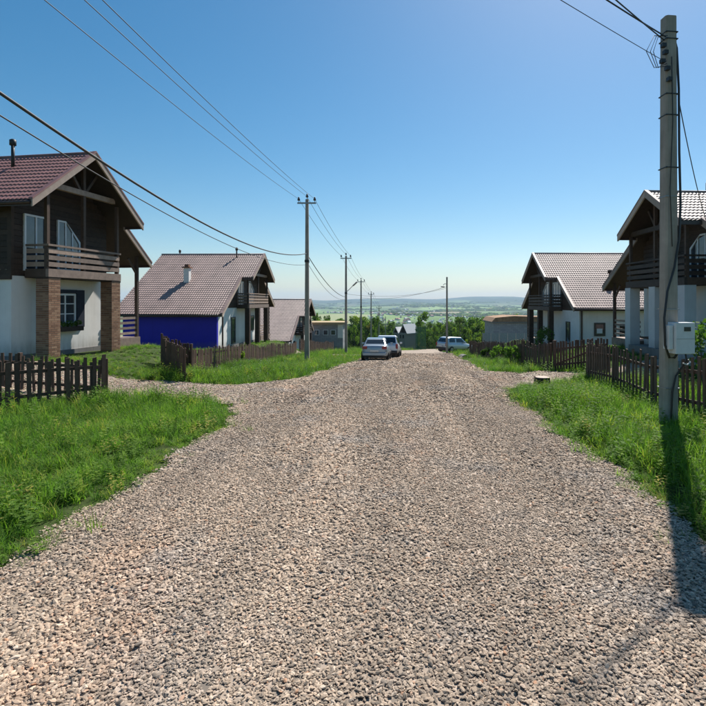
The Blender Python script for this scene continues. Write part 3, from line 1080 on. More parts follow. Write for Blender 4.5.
h4.pipe(3.0, .3, .7, .13, M_concrete_dark, False)

# --- right house farther down
h5 = House('chalet_house', 'chalet with sun bleached brown roof and small square side window', 1, 10.9, 39.6, -1.2, math.radians(1),
           7.42, .67, 3.1, 9.4, 6.35, 6.4, 5.85, 2.9, (-2.7, 2.75), M_roof_brown, 'timber', HG)
h5.roof(); h5.walls(); h5.balcony(M_rail_dark, (-2.62, 0, 2.67)); h5.terrace(1)
h5.columns((-2.5, .05, 2.55), .36, .36, M_log)
h5.window(h5.UW - .03, -2.4, -.7, 3.2, 5.1, M_frame, 3, 1, name='balcony_door')
h5.window(h5.UW - .03, .3, 1.7, 3.3, 5.2, M_frame, 2, 2, .7)
h5.window(h5.UW, -4.2, -3.4, .6, 2.2, M_darkframe, 1, 1)
# side window facing the camera on side a
def side_window(h, u0, u1, z0, z1):
    v = -h.wall[-1]
    fn = lambda p, q, e: h.P(p, e, q)
    w = MB(); o = [(u0, z0), (u1, z0), (u1, z1), (u0, z1)]; t = .1
    inn = [(u0 + t, z0 + t), (u1 - t, z0 + t), (u1 - t, z1 - t), (u0 + t, z1 - t)]
    for i in range(4):
        j = (i + 1) % 4
        w.prism([o[i], o[j], inn[j], inn[i]], (v - .06, v + .02), fn)
    wo = w.build('window', M_darkframe, h.root)
    MB().prism(inn, (v - .03, v - .012), fn).build('pane', M_glass, wo)
    um = (u0 + u1) / 2
    MB().prism([(um - .2, z0 + .18), (um + .18, z0 + .18), (um + .18, z0 + .5), (um - .2, z0 + .5)], (v - .04, v - .032), fn).build('curtain', M_frame, wo)
side_window(h5, 2.45, 3.2, 1.3, 2.2)
h5.bx('downpipe', M_gutter, 1.52, 1.62, -6.0, -5.9, -.4, 3.1)
h5.bx('side_door', M_log, 4.2, 5.1, -5.91, -5.85, -.1, 2.1)
h5.pipe(4.6, -3.5, .75, .09, M_soffit)

# flower box planting on the left house: own object resting in the box
def leaf_ball(nm, blobs, nleaf, size, mat, seed, parent=None, loc=None):
    r = np.random.default_rng(seed)
    v = []; f = []
    wts = np.array([b[3] * b[4] * b[5] for b in blobs]); wts = wts / wts.sum()
    which = r.choice(len(blobs), nleaf, p=wts)
    for i in range(nleaf):
        b = blobs[which[i]]
        d = r.normal(size=3); d /= np.linalg.norm(d)
        rad = r.random() ** .38
        p = np.array(b[:3]) + d * rad * np.array(b[3:6])
        n = d * .6 + r.normal(size=3) * .7; n /= np.linalg.norm(n)
        a = np.cross(n, r.normal(size=3)); a /= np.linalg.norm(a); c = np.cross(n, a)
        s = size * r.uniform(.55, 1.3)
        k = len(v)
        v += [tuple(p - a * s), tuple(p + c * s * .55 + n * s * .12), tuple(p + a * s), tuple(p - c * s * .55)]
        f.append((k, k + 1, k + 2, k + 3))
    me = bpy.data.meshes.new(nm); me.from_pydata(v, [], f); me.materials.append(mat)
    return me
lb = leaf_ball('foliage', [(0, -.4, .1, .14, .28, .12), (0, .0, .1, .14, .3, .13), (0, .4, .12, .14, .28, .12)], 260, .05, M_weed, 3)
mtx = Matrix.Translation(h1.root.location) @ Matrix.Rotation(h1.root.rotation_euler.z, 4, 'Z')
pos = mtx @ Vector(h1.P(1.25, .11, 1.10))
pl = link('box_plants', lb, None, pos, (0, 0, h1.root.rotation_euler.z))
tag(pl, 'low green plants growing in the window flower box', 'plant')

# ------------------------------------------------------------------ fences
pk_mesh = []
for k in range(5):
    r = random.Random(k)
    w, h = r.uniform(.076, .095), r.uniform(.96, 1.04)
    pk_mesh.append(MB().prism([(-w / 2, 0), (w / 2, 0), (w / 2, h + r.uniform(-.02, .02)), (-w / 2, h)], (-.012, .012), lambda a, b, e: (a, e, b)).mesh('picket', M_picket))
def fence(label, a, b, height=1.12, pitch=.145, bay=2.4, group='dark picket fences', seed=0, cat='fence', sink=.0, name='picket_fence', side=-1):
    r = random.Random(seed)
    a = Vector((*a, 0)); b = Vector((*b, 0)); d = b - a; L = d.length; d.normalize()
    nrm = Vector((-d.y, d.x, 0)) * side
    ang = math.atan2(d.y, d.x)
    root = thing(name, label, cat, (a.x, a.y, g1(a.x, a.y)), 0, group)
    base = root.location.copy()
    n = max(1, round(L / bay))
    posts = []
    for i in range(n + 1):
        p = a + d * (L * i / n)
        z = g1(p.x, p.y)
        q = Vector((p.x, p.y, z)) - base - nrm * .05
        posts.append(q)
        MB().box((-.045, -.045, -.4), (.045, .045, height + r.uniform(-.06, .06))).build('post', M_picket, root, bevel=.006, loc=q).rotation_euler.z = ang
    for i in range(n):
        for hh in (.28, .78):
            o1 = Vector((0, 0, height * hh + r.uniform(-.02, .02)))
            MB().bar(posts[i] + nrm * .046 + o1, posts[i + 1] + nrm * .046 + o1 + Vector((0, 0, r.uniform(-.02, .02))), .035, .075).build('rail', M_picket, root)
    m = int(L / pitch)
    for i in range(m):
        t = (i + .5) * pitch + r.uniform(-.015, .015)
        p = a + d * t
        z = g1(p.x, p.y) + .06 + r.uniform(-.03, .03)
        o = link('picket', pk_mesh[r.randrange(5)], root, Vector((p.x, p.y, z)) - base + nrm * .03, (r.gauss(0, .015), r.gauss(0, .022), ang), (1, 1, (height - .05) * r.uniform(.95, 1.05)))
    return root
fence('weathered picket fence running along the verge in front of the brick columned house', (-7.5, 13.0), (-9.9, 9.0), .98 + .1, .21, seed=1, side=1)
fence('picket fence along the near edge of the left driveway, facing the brick columned house', (-7.7, 13.15), (-12.9, 14.2), 1.0, .20, seed=2, side=1)
fence('short picket return at the corner of the fence before the blue house', (-9.5, 20.35), (-8.2, 20.05), 1.22, .10, bay=1.1, seed=3, side=-1)
fence('long picket fence in front of the blue walled house', (-8.2, 20.15), (-8.9, 45.2), 1.0, .165, seed=4, side=-1)
fence('picket fence beyond the sandy path in front of the farthest chalet', (-8.9, 47.0), (-8.6, 70.0), 1.25, .2, seed=5, side=-1)
fence('picket fence in front of the house with pale plastered columns', (6.1, 7.6), (6.5, 17.0), 1.25, .205, seed=6, side=1)
fence('dense picket fence in front of the chalet with the bleached roof', (6.4, 20.7), (6.7, 45.0), 1.22, .16, seed=7, side=1)
def gate(label, a, b, height, seed):
    r = random.Random(seed)
    a = Vector((*a, g1(*a))); b = Vector((*b, g1(*b))); d = (b - a); L = d.length; d.normalize()
    ang = math.atan2(d.y, d.x)
    root = thing('picket_gate', label, 'gate', a, 0, 'open picket gates')
    nr = Vector((-d.y, d.x, 0)) * .03
    for hh in (.25, .8):
        MB().bar(d * 0 + nr + Vector((0, 0, height * hh)), d * L + nr + Vector((0, 0, height * hh)), .035, .08).build('rail', M_picket, root)
    MB().bar(nr * 2.2 + Vector((0, 0, height * .27)), nr * 2.2 + d * L + Vector((0, 0, height * .78)), .03, .08).build('brace', M_picket, root)
    MB().box((-.06, -.06, -.4), (.06, .06, height + .12)).build('hinge_post', M_picket, root, loc=-d * .08)
    n = int(L / .13)
    for i in range(n):
        link('picket', pk_mesh[r.randrange(5)], root, d * ((i + .5) * L / n) + Vector((0, 0, .09)), (r.gauss(0, .01), r.gauss(0, .012), ang), (1, 1, height - .06))
gate('open picket gate leaf standing at the far edge of the left driveway', (-9.1, 19.8), (-6.95, 16.6), 1.12, 11)
gate('open picket gate leaf swung into the right hand yard', (6.65, 20.6), (9.0, 21.1), 1.2, 12)
gate('half open picket gate leaf on the near post of the right hand drive', (6.7, 17.15), (8.0, 18.6), 1.15, 13)

# ------------------------------------------------------------------ poles and wires
def pole_mesh(h, w0, w1, sink=1.2):
    """tapered concrete pole of chamfered section: w0 at ground, w1 at top"""
    mb = MB(); n = 0
    for z, w in ((-sink, w0 * 1.04), (0, w0), (h * .5, (w0 + w1) / 2), (h, w1)):
        c = w * .14; a = w / 2
        for p in ((-a + c, -a), (a - c, -a), (a, -a + c), (a, a - c), (a - c, a), (-a + c, a), (-a, a - c), (-a, -a + c)):
            mb.v.append((p[0], p[1] * .92, z))
    for i in range(3):
        for k in range(8):
            k2 = (k + 1) % 8
            mb.f.append((i * 8 + k, i * 8 + k2, i * 8 + 8 + k2, i * 8 + 8 + k))
    mb.f.append(tuple(24 + k for k in range(8)))
    return mb
def insulator(parent, loc, h=.2):
    MB().tube([Vector(loc), Vector(loc) + Vector((0, 0, h * .4))], .018, 6).build('pin', M_steel, parent)
    z = Vector(loc) + Vector((0, 0, h * .35))
    MB().tube([z, z + Vector((0, 0, .02)), z + Vector((0, 0, h * .35)), z + Vector((0, 0, h * .5)), z + Vector((0, 0, h * .8))], [.03, .085, .075, .05, .045], 8).build('insulator', M_insul, parent, True)
LINE = [(-5.1, 5.6, 7.12, 'near'), (-5.1, 29.0, 8.35, 'second'), (-4.85, 49.5, 6.95, ''), (-4.75, 70.0, 5.45, ''), (-4.35, 91.0, 4.0, ''), (-3.6, 113, 1.2, ''), (-2.6, 136, -1.5, '')]
pole_labels = ['near concrete power pole with crossarm in the left verge grass', 'grey concrete power pole with crossarm rising behind the left verge fence', 'power pole with street lamp arm beside the parked cars',
               'slim power pole with crossarm standing downhill past the two parked cars', 'farther thin power pole with crossarm near the wood',
               'thin short looking power pole among the young trees', 'thinnest power pole farthest down the slope among trees']
def cross_pole(i, x, y, ztop):
    gz = g1(x, y); h = ztop - gz
    root = thing('power_pole', pole_labels[i], 'power pole', (x, y, gz), 0, 'power poles on the left of the road')
    pole_mesh(h, .27, .17).build('shaft', M_conc, root)
    if i < 6:
        MB().box((-.54, -.14, h - .28), (.54, -.09, h - .19)).build('crossarm', M_steel, root)
        MB().tube([(0, 0, h - .02), (0, 0, h + .12)], .02, 6).build('pin', M_steel, root)
        for dx, dz in ((-.46, h - .19), (0, h + .02), (.46, h - .19)):
            insulator(root, (dx, -.115 if dx else 0, dz), .26)
        MB().tube([(0, 0, h * .62), (.0, -.16, h * .62)], .025, 6).build('clamp', M_black, root)
        MB().box((-.12, -.13, h * .615), (.12, .13, h * .63)).build('band', M_black, root)
    if i == 2:
        MB().tube([(0, 0, h * .63), (.35, -.15, h * .66), (.75, -.35, h * .70)], .03, 6).build('lamp_arm', M_steel, root)
        MB().bar((.72, -.33, h * .695), (1.15, -.53, h * .735), .16, .11).build('lamp_head', M_steel, root, bevel=.02)
    return root
for i, (x, y, zt, _) in enumerate(LINE):
    cross_pole(i, x, y, zt)
def sag(p, q, s, n=28):
    p = Vector(p); q = Vector(q)
    return [p.lerp(q, i / n) - Vector((0, 0, 4 * s * (i / n) * (1 - i / n))) for i in range(n + 1)]
def wire(pts, r, label, group=None, name='power_line'):
    o = MB().tube(pts, r, 5).build(name, M_wire, None, True)
    return tag(o, label, 'wire', group)
spans = [(x, y, zt) for x, y, zt, _ in LINE[:6]]
for i in range(len(spans) - 1):
    a, b = spans[i], spans[i + 1]
    L = abs(b[1] - a[1])
    for dx, dz in ((-.46, 0.0), (0, .16), (.46, 0.0)):
        lab = ('thin overhead power wire between the near left pole and the pole before the blue house', 'thin overhead power wire strung between the left crossarm poles')[i > 0]
        wire(sag((a[0] + dx, a[1] - .1, a[2] + dz), (b[0] + dx, b[1] - .1, b[2] + dz), (.15 if i < 1 else L * .014)), .0085 if i < 1 else .011, lab, 'three wire overhead line spans')
# low twisted cables
wire(sag((-5.1, 5.7, 5.2), (-5.1, 28.85, 5.2), .80), .024, 'thick black twisted cable sagging low past the log house gable', name='overhead_cable')
wire(sag((-5.1, 5.7, 4.9), (-5.15, 28.85, 4.55), .62), .011, 'thin low cable hanging beneath the thick twisted cable', name='overhead_cable')
wire(sag((-5.1, 29.1, 5.15), (-4.85, 49.4, 2.9), .55), .024, 'thick dark cable sagging between the first two left poles', name='overhead_cable')
wire(sag((-5.05, 29.1, 4.6), (-4.85, 49.4, 2.7), .7), .012, 'thin cable sagging under the thick one between the first two left poles', name='overhead_cable')

# right concrete pole
PX, PY = 5.25, 9.6
gz = g1(PX, PY); h = 7.85 - gz
rp = thing('concrete_pole', 'large weathered concrete pole with white meter box standing in the right verge', 'power pole', (PX, PY, gz), math.radians(6))
pole_mesh(h, .275, .225).build('shaft', M_conc, rp)
for z in (h - .32, h - .45, h - 1.5, h - 1.9, h - 2.9, h - 3.45, h - 5.6, .75):
    MB().box((-(.1405 - .0032 * z) - .006, -(.1405 - .0032 * z) + .002, z), ((.1405 - .0032 * z) + .006, (.1405 - .0032 * z) - .002, z + .018)).build('band', M_steel if z < h - 3 else M_black, rp)
mb_ = MB().box((-.13, -.40, 1.44), (.25, -.16, 2.02)).build('meter_box', M_box, rp, bevel=.008)
MB().box((.03, -.408, 1.86), (.16, -.401, 1.94)).build('meter_window', M_screen, mb_)
MB().box((-.115, -.404, 1.715), (.235, -.4005, 1.722)).build('door_seam', M_steel, mb_)
MB().box((-.22, -.34, 1.52), (-.14, -.16, 1.97)).build('breaker_box', M_box, rp, bevel=.006)
# cables on the pole
MB().tube([(.09, -.02, h - .35), (.135, -.05, h - .6), (.14, -.10, h - 1.4), (.135, -.12, h - 2.6), (.14, -.15, 4.3), (.10, -.165, 3.6), (.0, -.175, 3.05), (-.16, -.20, 2.6), (-.25, -.24, 2.1), (-.25, -.26, 1.6), (-.16, -.26, 1.36), (-.06, -.26, 1.36), (0, -.26, 1.44)], .022, 7).build('service_cable', M_wire, rp, True)
MB().tube([(.16, -.26, 1.44), (.20, -.24, 1.3), (.14, -.19, 1.18), (.03, -.17, 1.0), (-.03, -.16, .7), (-.05, -.16, .3), (-.05, -.16, -.1)], .016, 6).build('service_cable', M_wire, rp, True)
MB().tube([(.14, -.22, 1.25), (.22, -.23, 1.22), (.28, -.23, 1.27), (.25, -.22, 1.32)], .014, 6).build('white_cable', M_box, rp, True)
MB().tube([(-.02, -.125, h - .8), (-.0, -.13, h - 2), (-.06, -.135, h - 3.3), (-.02, -.14, h - 4.4)], .008, 5).build('ground_wire', M_wire, rp, True)
for k, (dx, dz) in enumerate(((-.16, -.75), (-.22, -.92), (-.12, -1.05), (-.2, -.62), (-.08, -1.25))):
    MB().box((dx - .05, -.2, h + dz - .03), (dx + .03, -.12, h + dz + .04)).build('clamp', M_black, rp)
for k, rad in enumerate((.34, .26, .2)):
    MB().tube([(-.12, -.15, h - .42), (-.2 - rad * .6, -.17, h - .45), (-.22 - rad, -.17, h - .75), (-.2 - rad * .6, -.17, h - 1.05), (-.14, -.15, h - 1.0 + .05 * k)], .007, 5).build('jumper', M_wire, rp, True)
pt = Vector((PX - .12, PY - .12, gz + h - .42))
wire(sag(pt, (-10.8, -3.8, pt.z + .2), .5), .013, 'heavy service wire leaving the large concrete pole top across the road', name='service_line')
wire(sag(pt + Vector((0, .05, -.04)), (-8.6, -3.8, pt.z + .2), .5), .012, 'second service wire spreading from the large concrete pole top', name='service_line')
wire(sag(pt + Vector((-.05, 0, -.45)), (-12.2, -4.0, pt.z), .3), .006, 'faint thin wire leaving the large concrete pole below its top', name='service_line')
wire(sag(Vector((PX + .17, PY - .05, gz + h - 1.6)), (11.0, 17.0, 4.3), .55), .010, 'thin service wire dropping from the large concrete pole to the right house', name='service_line')

# far right pole with lamp
x, y = 5.35, 51.5
gz = g1(x, y)
fp = thing('street_lamp_pole', 'lone dark pole with small street lamp beside the silver car on the right', 'lamp pole', (x, y, gz))
h = 2.4 + 25 / 9.7 - gz
pole_mesh(h, .22, .15).build('shaft', M_conc, fp)
MB().tube([(0, 0, h - .75), (-.25, -.1, h - .7), (-.4, -.15, h - .85)], .03, 6).build('lamp_arm', M_steel, fp)
MB().bar((-.28, -.1, h - 1.02), (-.62, -.2, h - 1.0), .16, .12).build('lamp_head', M_steel, fp, bevel=.02)
wire(sag((-4.75, 69.9, 3.0), (5.3, 51.4, gz + h - 1.0), .55), .016, 'cable sagging across the road to the lone right pole', name='overhead_cable')
wire(sag((-4.85, 49.5, 3.2), (5.3, 51.5, gz + h - 1.15), .5), .012, 'thin lower cable crossing the road to the lone right pole', name='overhead_cable')

# ------------------------------------------------------------------ cars
def make_car(label, loc, rz, paint, kind, group='parked cars'):
    root = thing('parked_car', label, 'car', loc, rz, group)
    # stations along y (rear = 0 -> front), (y, zlow, zbelt/top, half width)
    if kind == 'sedan':
        Ln, W, H = 4.2, .84, 1.46
        st = [(0.0, .42, .88, .68), (.06, .30, .97, .76), (.35, .24, 1.02, .82), (.9, .22, 1.0, .84), (2.6, .22, .96, .84), (3.3, .23, .90, .82), (3.95, .26, .78, .75), (4.2, .36, .66, .62)]
        cab = [(.30, 1.0, .70), (.85, 1.40, .56), (1.25, 1.46, .57), (2.15, 1.45, .57), (2.95, .95, .69)]
    else:
        Ln, W, H = 4.35, .90, 1.72
        st = [(0.0, .46, 1.0, .74), (.05, .38, 1.08, .82), (.35, .32, 1.10, .88), (.9, .30, 1.09, .90), (2.8, .30, 1.05, .90), (3.5, .32, 1.0, .88), (4.15, .36, .86, .80), (4.35, .46, .72, .68)]
        cab = [(.08, 1.06, .78), (.42, 1.62, .66), (.8, 1.70, .66), (2.4, 1.68, .66), (3.25, 1.04, .76)]
    mb = MB()
    ring = []
    for y, zl, zt, w in st:
        zm = zl + (zt - zl) * .55
        pts = [(-w * .92, zl), (-w, zl + .1), (-w * 1.0, zm), (-w * .95, zt - .06), (-w * .82, zt), (w * .82, zt), (w * .95, zt - .06), (w, zm), (w, zl + .1), (w * .92, zl)]
        ring.append([len(mb.v) + i for i in range(10)])
        mb.v += [(p[0], y, p[1]) for p in pts]
    for i in range(len(ring) - 1):
        for k in range(10):
            k2 = (k + 1) % 10
            mb.f.append((ring[i][k], ring[i][k2], ring[i + 1][k2], ring[i + 1][k]))
    mb.f.append(tuple(ring[0])); mb.f.append(tuple(reversed(ring[-1])))
    body = mb.build('body', paint, root, True)
    m = body.modifiers.new('sub', 'SUBSURF'); m.levels = 1; m.render_levels = 2
    # cabin
    cb = MB(); rg = []
    base = cab[0][1] - .04
    for i, (y, z, w) in enumerate(cab):
        wb = {0: cab[0][2], len(cab) - 1: cab[-1][2]}.get(i, st[3][3] * .90)
        r_ = [(-wb, base), (-w, z - .03), (-w + .07, z), (w - .07, z), (w, z - .03), (wb, base)]
        rg.append([len(cb.v) + k for k in range(6)])
        cb.v += [(p[0], y, p[1]) for p in r_]
    for i in range(len(rg) - 1):
        for k in range(6):
            k2 = (k + 1) % 6
            cb.f.append((rg[i][k], rg[i][k2], rg[i + 1][k2], rg[i + 1][k]))
    cb.f.append(tuple(rg[0])); cb.f.append(tuple(reversed(rg[-1])))
    cabo = cb.build('cabin', paint, root)
    # glass quads slightly proud
    def quad(nm, pts, off, mat, par):
        pts = [Vector(p) for p in pts]
        c = sum(pts, Vector()) / len(pts)
        n = (pts[1] - pts[0]).cross(pts[2] - pts[0]).normalized()
        if n.dot(c - Vector((0, Ln * .45, .9))) < 0: n = -n
        pts = [c + (p - c) * .9 + n * off for p in pts]
        q = MB(); q.v = [tuple(p) for p in pts] + [tuple(p - n * .012) for p in pts]
        k = len(pts)
        q.f = [tuple(range(k)), tuple(reversed(range(k, 2 * k)))] + [(i, (i + 1) % k, k + (i + 1) % k, k + i) for i in range(k)]
        return q.build(nm, mat, par)
    y0, z0, w0 = cab[0]; y1, z1, w1 = cab[1]; zb = z0 + .06
    fr = (zb - z0) / (z1 - z0)
    fr1 = (z1 - .08 - z0) / (z1 - z0)
    quad('rear_window', [(-w0 + .05, y0 + (y1 - y0) * fr, zb), (w0 - .05, y0 + (y1 - y0) * fr, zb), (w1 - .0, y0 + (y1 - y0) * fr1, z1 - .08), (-w1 + .0, y0 + (y1 - y0) * fr1, z1 - .08)], .012, M_carglass, cabo)
    y3, z3, w3 = cab[3]; y4, z4, w4 = cab[4]
    quad('windscreen', [(-w4 + .06, y4 - .05 * (y4 - y3) / (z3 - z4), z4 + .05), (w4 - .06, y4 - .05 * (y4 - y3) / (z3 - z4), z4 + .05), (w3 - .03, y3 + .06 * (y4 - y3) / (z3 - z4), z3 - .06), (-w3 + .03, y3 + .06 * (y4 - y3) / (z3 - z4), z3 - .06)], .012, M_carglass, cabo)
    ymid = (y1 + y3) / 2 + .05
    for sd_ in (-1, 1):
        wb = st[3][3] * .90
        t = .14
        for (ya, yb, yta, ytb) in ((y0 + (y1 - y0) * .75 + .1, ymid - .05, y1 + .1, ymid - .05), (ymid + .05, y4 - .35, ymid + .05, y3 + .02)):
            zz = base + .08; f2 = .1
            quad('side_window', [(sd_ * (wb - (wb - w1) * f2), ya, zz), (sd_ * (wb - (wb - w1) * f2), yb, zz), (sd_ * (w1 + .02), ytb, z1 - .06), (sd_ * (w1 + .02), yta, z1 - .06)], .012, M_carglass, cabo)
        # mirrors
        MB().box((min(sd_ * .86, sd_ * 1.04), y4 - .62, base + .04), (max(sd_ * .86, sd_ * 1.04), y4 - .5, base + .18)).build('mirror', paint, root, bevel=.02)
        # tail lights, head lights
        ww = st[1][3]; zt = st[1][2]
        if kind == 'sedan':
            MB().box((min(sd_ * (ww - .30), sd_ * (ww + .0)), -.02, zt - .24), (max(sd_ * (ww - .30), sd_ * (ww + .0)), .12, zt - .06)).build('tail_light', M_tail, root, bevel=.02)
        else:
            MB().box((min(sd_ * (ww - .16), sd_ * (ww + .01)), -.01, zt - .36), (max(sd_ * (ww - .16), sd_ * (ww + .01)), .12, zt - .02)).build('tail_light', M_tail, root, bevel=.02)
        MB().box((min(sd_ * .45, sd_ * .74), Ln - .22, st[-2][2] - .18), (max(sd_ * .45, sd_ * .74), Ln - .02, st[-2][2] - .03)).build('headlight', M_lamp, root, bevel=.02)
    zb_ = st[0][1]
    MB().box((-st[1][3] + .02, -.09, zb_ - .1), (st[1][3] - .02, .2, zb_ + .12)).build('rear_bumper', paint if kind == 'sedan' else M_bumper, root, bevel=.04)
    MB().box((-.26, -.105, zb_ + .17 if kind != 'sedan' else zb_ + .16), (.26, .06, zb_ + .28 if kind != 'sedan' else zb_ + .27)).build('number_plate', M_plate, root)
    MB().box((-st[1][3] + .1, Ln - .12, .3), (st[1][3] - .1, Ln + .06, .5)).build('front_bumper', paint, root, bevel=.04)
    R_ = .30 if kind == 'sedan' else .345
    for sd_ in (-1, 1):
        for yy in (.78, Ln - .82):
            xc = sd_ * (W - .06)
            ring_ = []
            wh = MB()
            prof = [(-.10, R_ * .62), (-.10, R_ * .92), (-.07, R_), (.07, R_), (.10, R_ * .92), (.10, R_ * .62)]
            seg = 20
            for k in range(seg):
                a = 2 * math.pi * k / seg
                for (dx, r_) in prof:
                    wh.v.append((xc + dx, yy + r_ * math.cos(a), R_ + r_ * math.sin(a)))
            for k in range(seg):
                k2 = (k + 1) % seg
                for j in range(6):
                    j2 = (j + 1) % 6
                    wh.f.append((k * 6 + j, k * 6 + j2, k2 * 6 + j2, k2 * 6 + j))
            wo = wh.build('wheel', M_tyre, root, True)
            MB().tube([(xc - .06, yy, R_), (xc + .085 if sd_ > 0 else xc - .085, yy, R_)], R_ * .63, 14).build('rim', M_rim, wo)
    # dark underbody
    MB().box((-W + .12, .3, .17), (W - .12, Ln - .3, .34)).build('underbody', M_bumper, root)
    return root
def rz_(x, y): return g1(x, y) + .045 + .02
c1 = make_car('silver blue saloon car parked on the gravel, seen from behind', (-1.27, 30.9, rz_(-1.27, 31)), math.radians(-2), M_silverblue, 'sedan')
c1.rotation_euler.x = math.radians(-4.3)
c2 = make_car('pale silver off-roader parked just ahead of the saloon car', (-.62, 36.4, rz_(-.6, 37)), math.radians(-3), M_whitecar, 'suv')
c2.rotation_euler.x = math.radians(-4.4)
c3 = make_car('silver off-roader parked on grass by the right fence end', (5.0, 54.6, g1(5.3, 55) + .05), math.radians(-52), M_silver, 'suv')
c3.rotation_euler.x = math.radians(-3)

# ------------------------------------------------------------------ small things on the ground
def stump():
    x, y = 4.72, 16.0
    root = thing('tree_stump', 'short dark sawn stump in the right verge beside the drive', 'stump', (x, y, g1(x, y)), .3)
    mb = MB(); seg = 14; r = random.Random(5)
    rad = [.24 * r.uniform(.88, 1.12) for _ in range(seg)]
    for z, k in ((-.2, 1.25), (.05, 1.1), (.30, 1.0)):
        for i in range(seg):
            a = 6.283 * i / seg
            mb.v.append((rad[i] * k * math.cos(a), rad[i] * k * math.sin(a), z))
    for j in range(2):
        for i in range(seg):
            i2 = (i + 1) % seg
            mb.f.append((j * seg + i, j * seg + i2, (j + 1) * seg + i2, (j + 1) * seg + i))
    mb.build('bark', M_log, root)
    t = MB(); t.tube([(0, 0, .29), (0, 0, .312)], .225, 14); t.build('cut_top', M_fascia, root)
stump()
def culvert():
    x, y = 5.1, 37.0
    root = thing('culvert', 'dark round culvert mouth in the bank of the right verge', 'culvert', (x, y, g1(x, y)), math.radians(14))
    mb = MB(); seg = 18; R0, R1 = .40, .33
    for yy in (-.35, .35):
        for r_ in (R0, R1):
            for k in range(seg):
                a = 6.283 * k / seg
                mb.v.append((r_ * math.cos(a), yy, -.17 + r_ * math.sin(a)))
    for k in range(seg):
        k2 = (k + 1) % seg
        mb.f += [(k, k2, seg + k2, seg + k), (2 * seg + k, 2 * seg + k2, 3 * seg + k2, 3 * seg + k), (k, k2, 2 * seg + k2, 2 * seg + k), (seg + k, seg + k2, 3 * seg + k2, 3 * seg + k)]
    mb.build('pipe', M_concrete_dark, root)
culvert()

# ------------------------------------------------------------------ far side buildings
def garage():
    root = thing('block_garage', 'flat roofed grey block outbuilding behind the left fence end', 'outbuilding', (-9.9, 75, g1(-9.9, 75)))
    h = -.85 - root.location.z
    MB().box((-2.6, -2, -1), (2.3, 3, h)).build('wall', M_blocks, root)
    MB().box((-2.9, -2.4, h), (2.6, 3.3, h + .3)).build('roof', mat_plain('weathered_roof_boards', (.42, .31, .17), .9), root)
    MB().box((1.55, -2.03, h - 2.0), (2.302, -1.99, h - .02)).build('white_panel', M_white, root)
    for x in (-1.9, -.6, .5):
        w = MB().box((x, -2.05, h - 1.6), (x + .75, -1.98, h - .8)).build('window', M_frame, root)
        MB().box((x + .08, -2.06, h - 1.52), (x + .67, -2.052, h - .88)).build('pane', M_glass, w)
garage()
def unfinished():
    root = thing('unfinished_block_house', 'unfinished grey block house with rusty brown flat top beyond the right chalet', 'house', (16.8, 71, g1(16.8, 71)))
    h = .0 - root.location.z
    MB().box((-2.8, 0, -1.5), (4.5, 7, h - .55)).build('wall', M_blocks, root)
    MB().box((-3.1, -.35, h - .55), (4.9, 7.4, h - .4)).build('slab', M_concrete_dark, root)
    MB().prism([(-3.1, h - .4), (4.9, h - .4), (4.5, h + .28), (0, h + .42), (-2.6, h + .18)], (-.3, 7.3), lambda a, b, e: (a, e, b)).build('roof', mat_plain('rusty_roof', (.30, .17, .09), .9, var=.35, ns=2), root)
unfinished()
sf = thing('sheet_fence', 'pale grey sheet metal fence in front of the unfinished block house', 'fence', (11.6, 66, g1(12, 66)))
for k in range(7):
    x0 = k * 1.1; zg_ = g1(11.6 + x0, 66) - sf.location.z
    mbp = MB()
    n = 22
    for i in range(n + 1):
        xx = x0 + 1.06 * i / n; yy = .02 * (1 if (i // 2) % 2 else -1)
        mbp.v += [(xx, yy, zg_ - .3), (xx, yy, -1.72 - sf.location.z)]
    for i in range(n):
        mbp.f.append((2 * i, 2 * i + 2, 2 * i + 3, 2 * i + 1))
    mbp.build('panel', M_sheet, sf)
    MB().box((x0 - .05, .03, zg_ - .4), (x0 + .01, .09, -1.66 - sf.location.z)).build('post', M_steel, sf)

def far_cottage():
    x, y = 1.9, 150
    gz = g1(x, y)
    root = thing('far_cottage', 'small far cottage with two pale grey gables among the trees', 'house', (x - 1.2, y, gz), math.radians(-38))
    b = -11.2 - gz - .0
    top = -4.2 - gz
    MB().box((-1.3, 0, -2), (2.9, 6, top - 2.6)).build('wall', mat_plain('far_grey_wall', (.34, .30, .27), .9), root)
    for (x0, x1, zt, y0) in ((-1.6, .6, top - .9, -.3), (.3, 3.3, top, .4)):
        xm = (x0 + x1) / 2
        MB().prism([(x0 + .2, top - 2.6), (x1 - .2, top - 2.6), (xm, zt - .15)], (y0 + .3, y0 + .5), lambda a, b_, e: (a, e, b_)).build('gable', M_log, root)
        for (xa, xb) in ((x0, xm), (x1, xm)):
            MB().prism([(xa, top - 2.75), (xb, zt), (xb, zt - .2), (xa, top - 2.95)], (y0, y0 + 6), lambda a, b_, e: (a, e, b_)).build('roof_slope', mat_plain('far_pale_roof', (.55, .55, .55), .6), root)
    for xx in (-.7, .9, 1.9):
        MB().box((xx, -.03, top - 4.2), (xx + .6, .02, top - 3.2)).build('window', M_glass, root)
far_cottage()
gp = thing('green_mesh_fence', 'tall green mesh fence panel beside the end of the road', 'fence', (4.4, 106, g1(5, 106)))
for k in range(3):
    MB().tube([(k * 1.05, 0, -.6), (k * 1.05, 0, 5.0)], .06, 6).build('post', mat_plain('green_post_%d' % k, (.04, .12, .06), .6), gp)
M_net = mat_plain('green_net', (.035, .13, .055), .8)
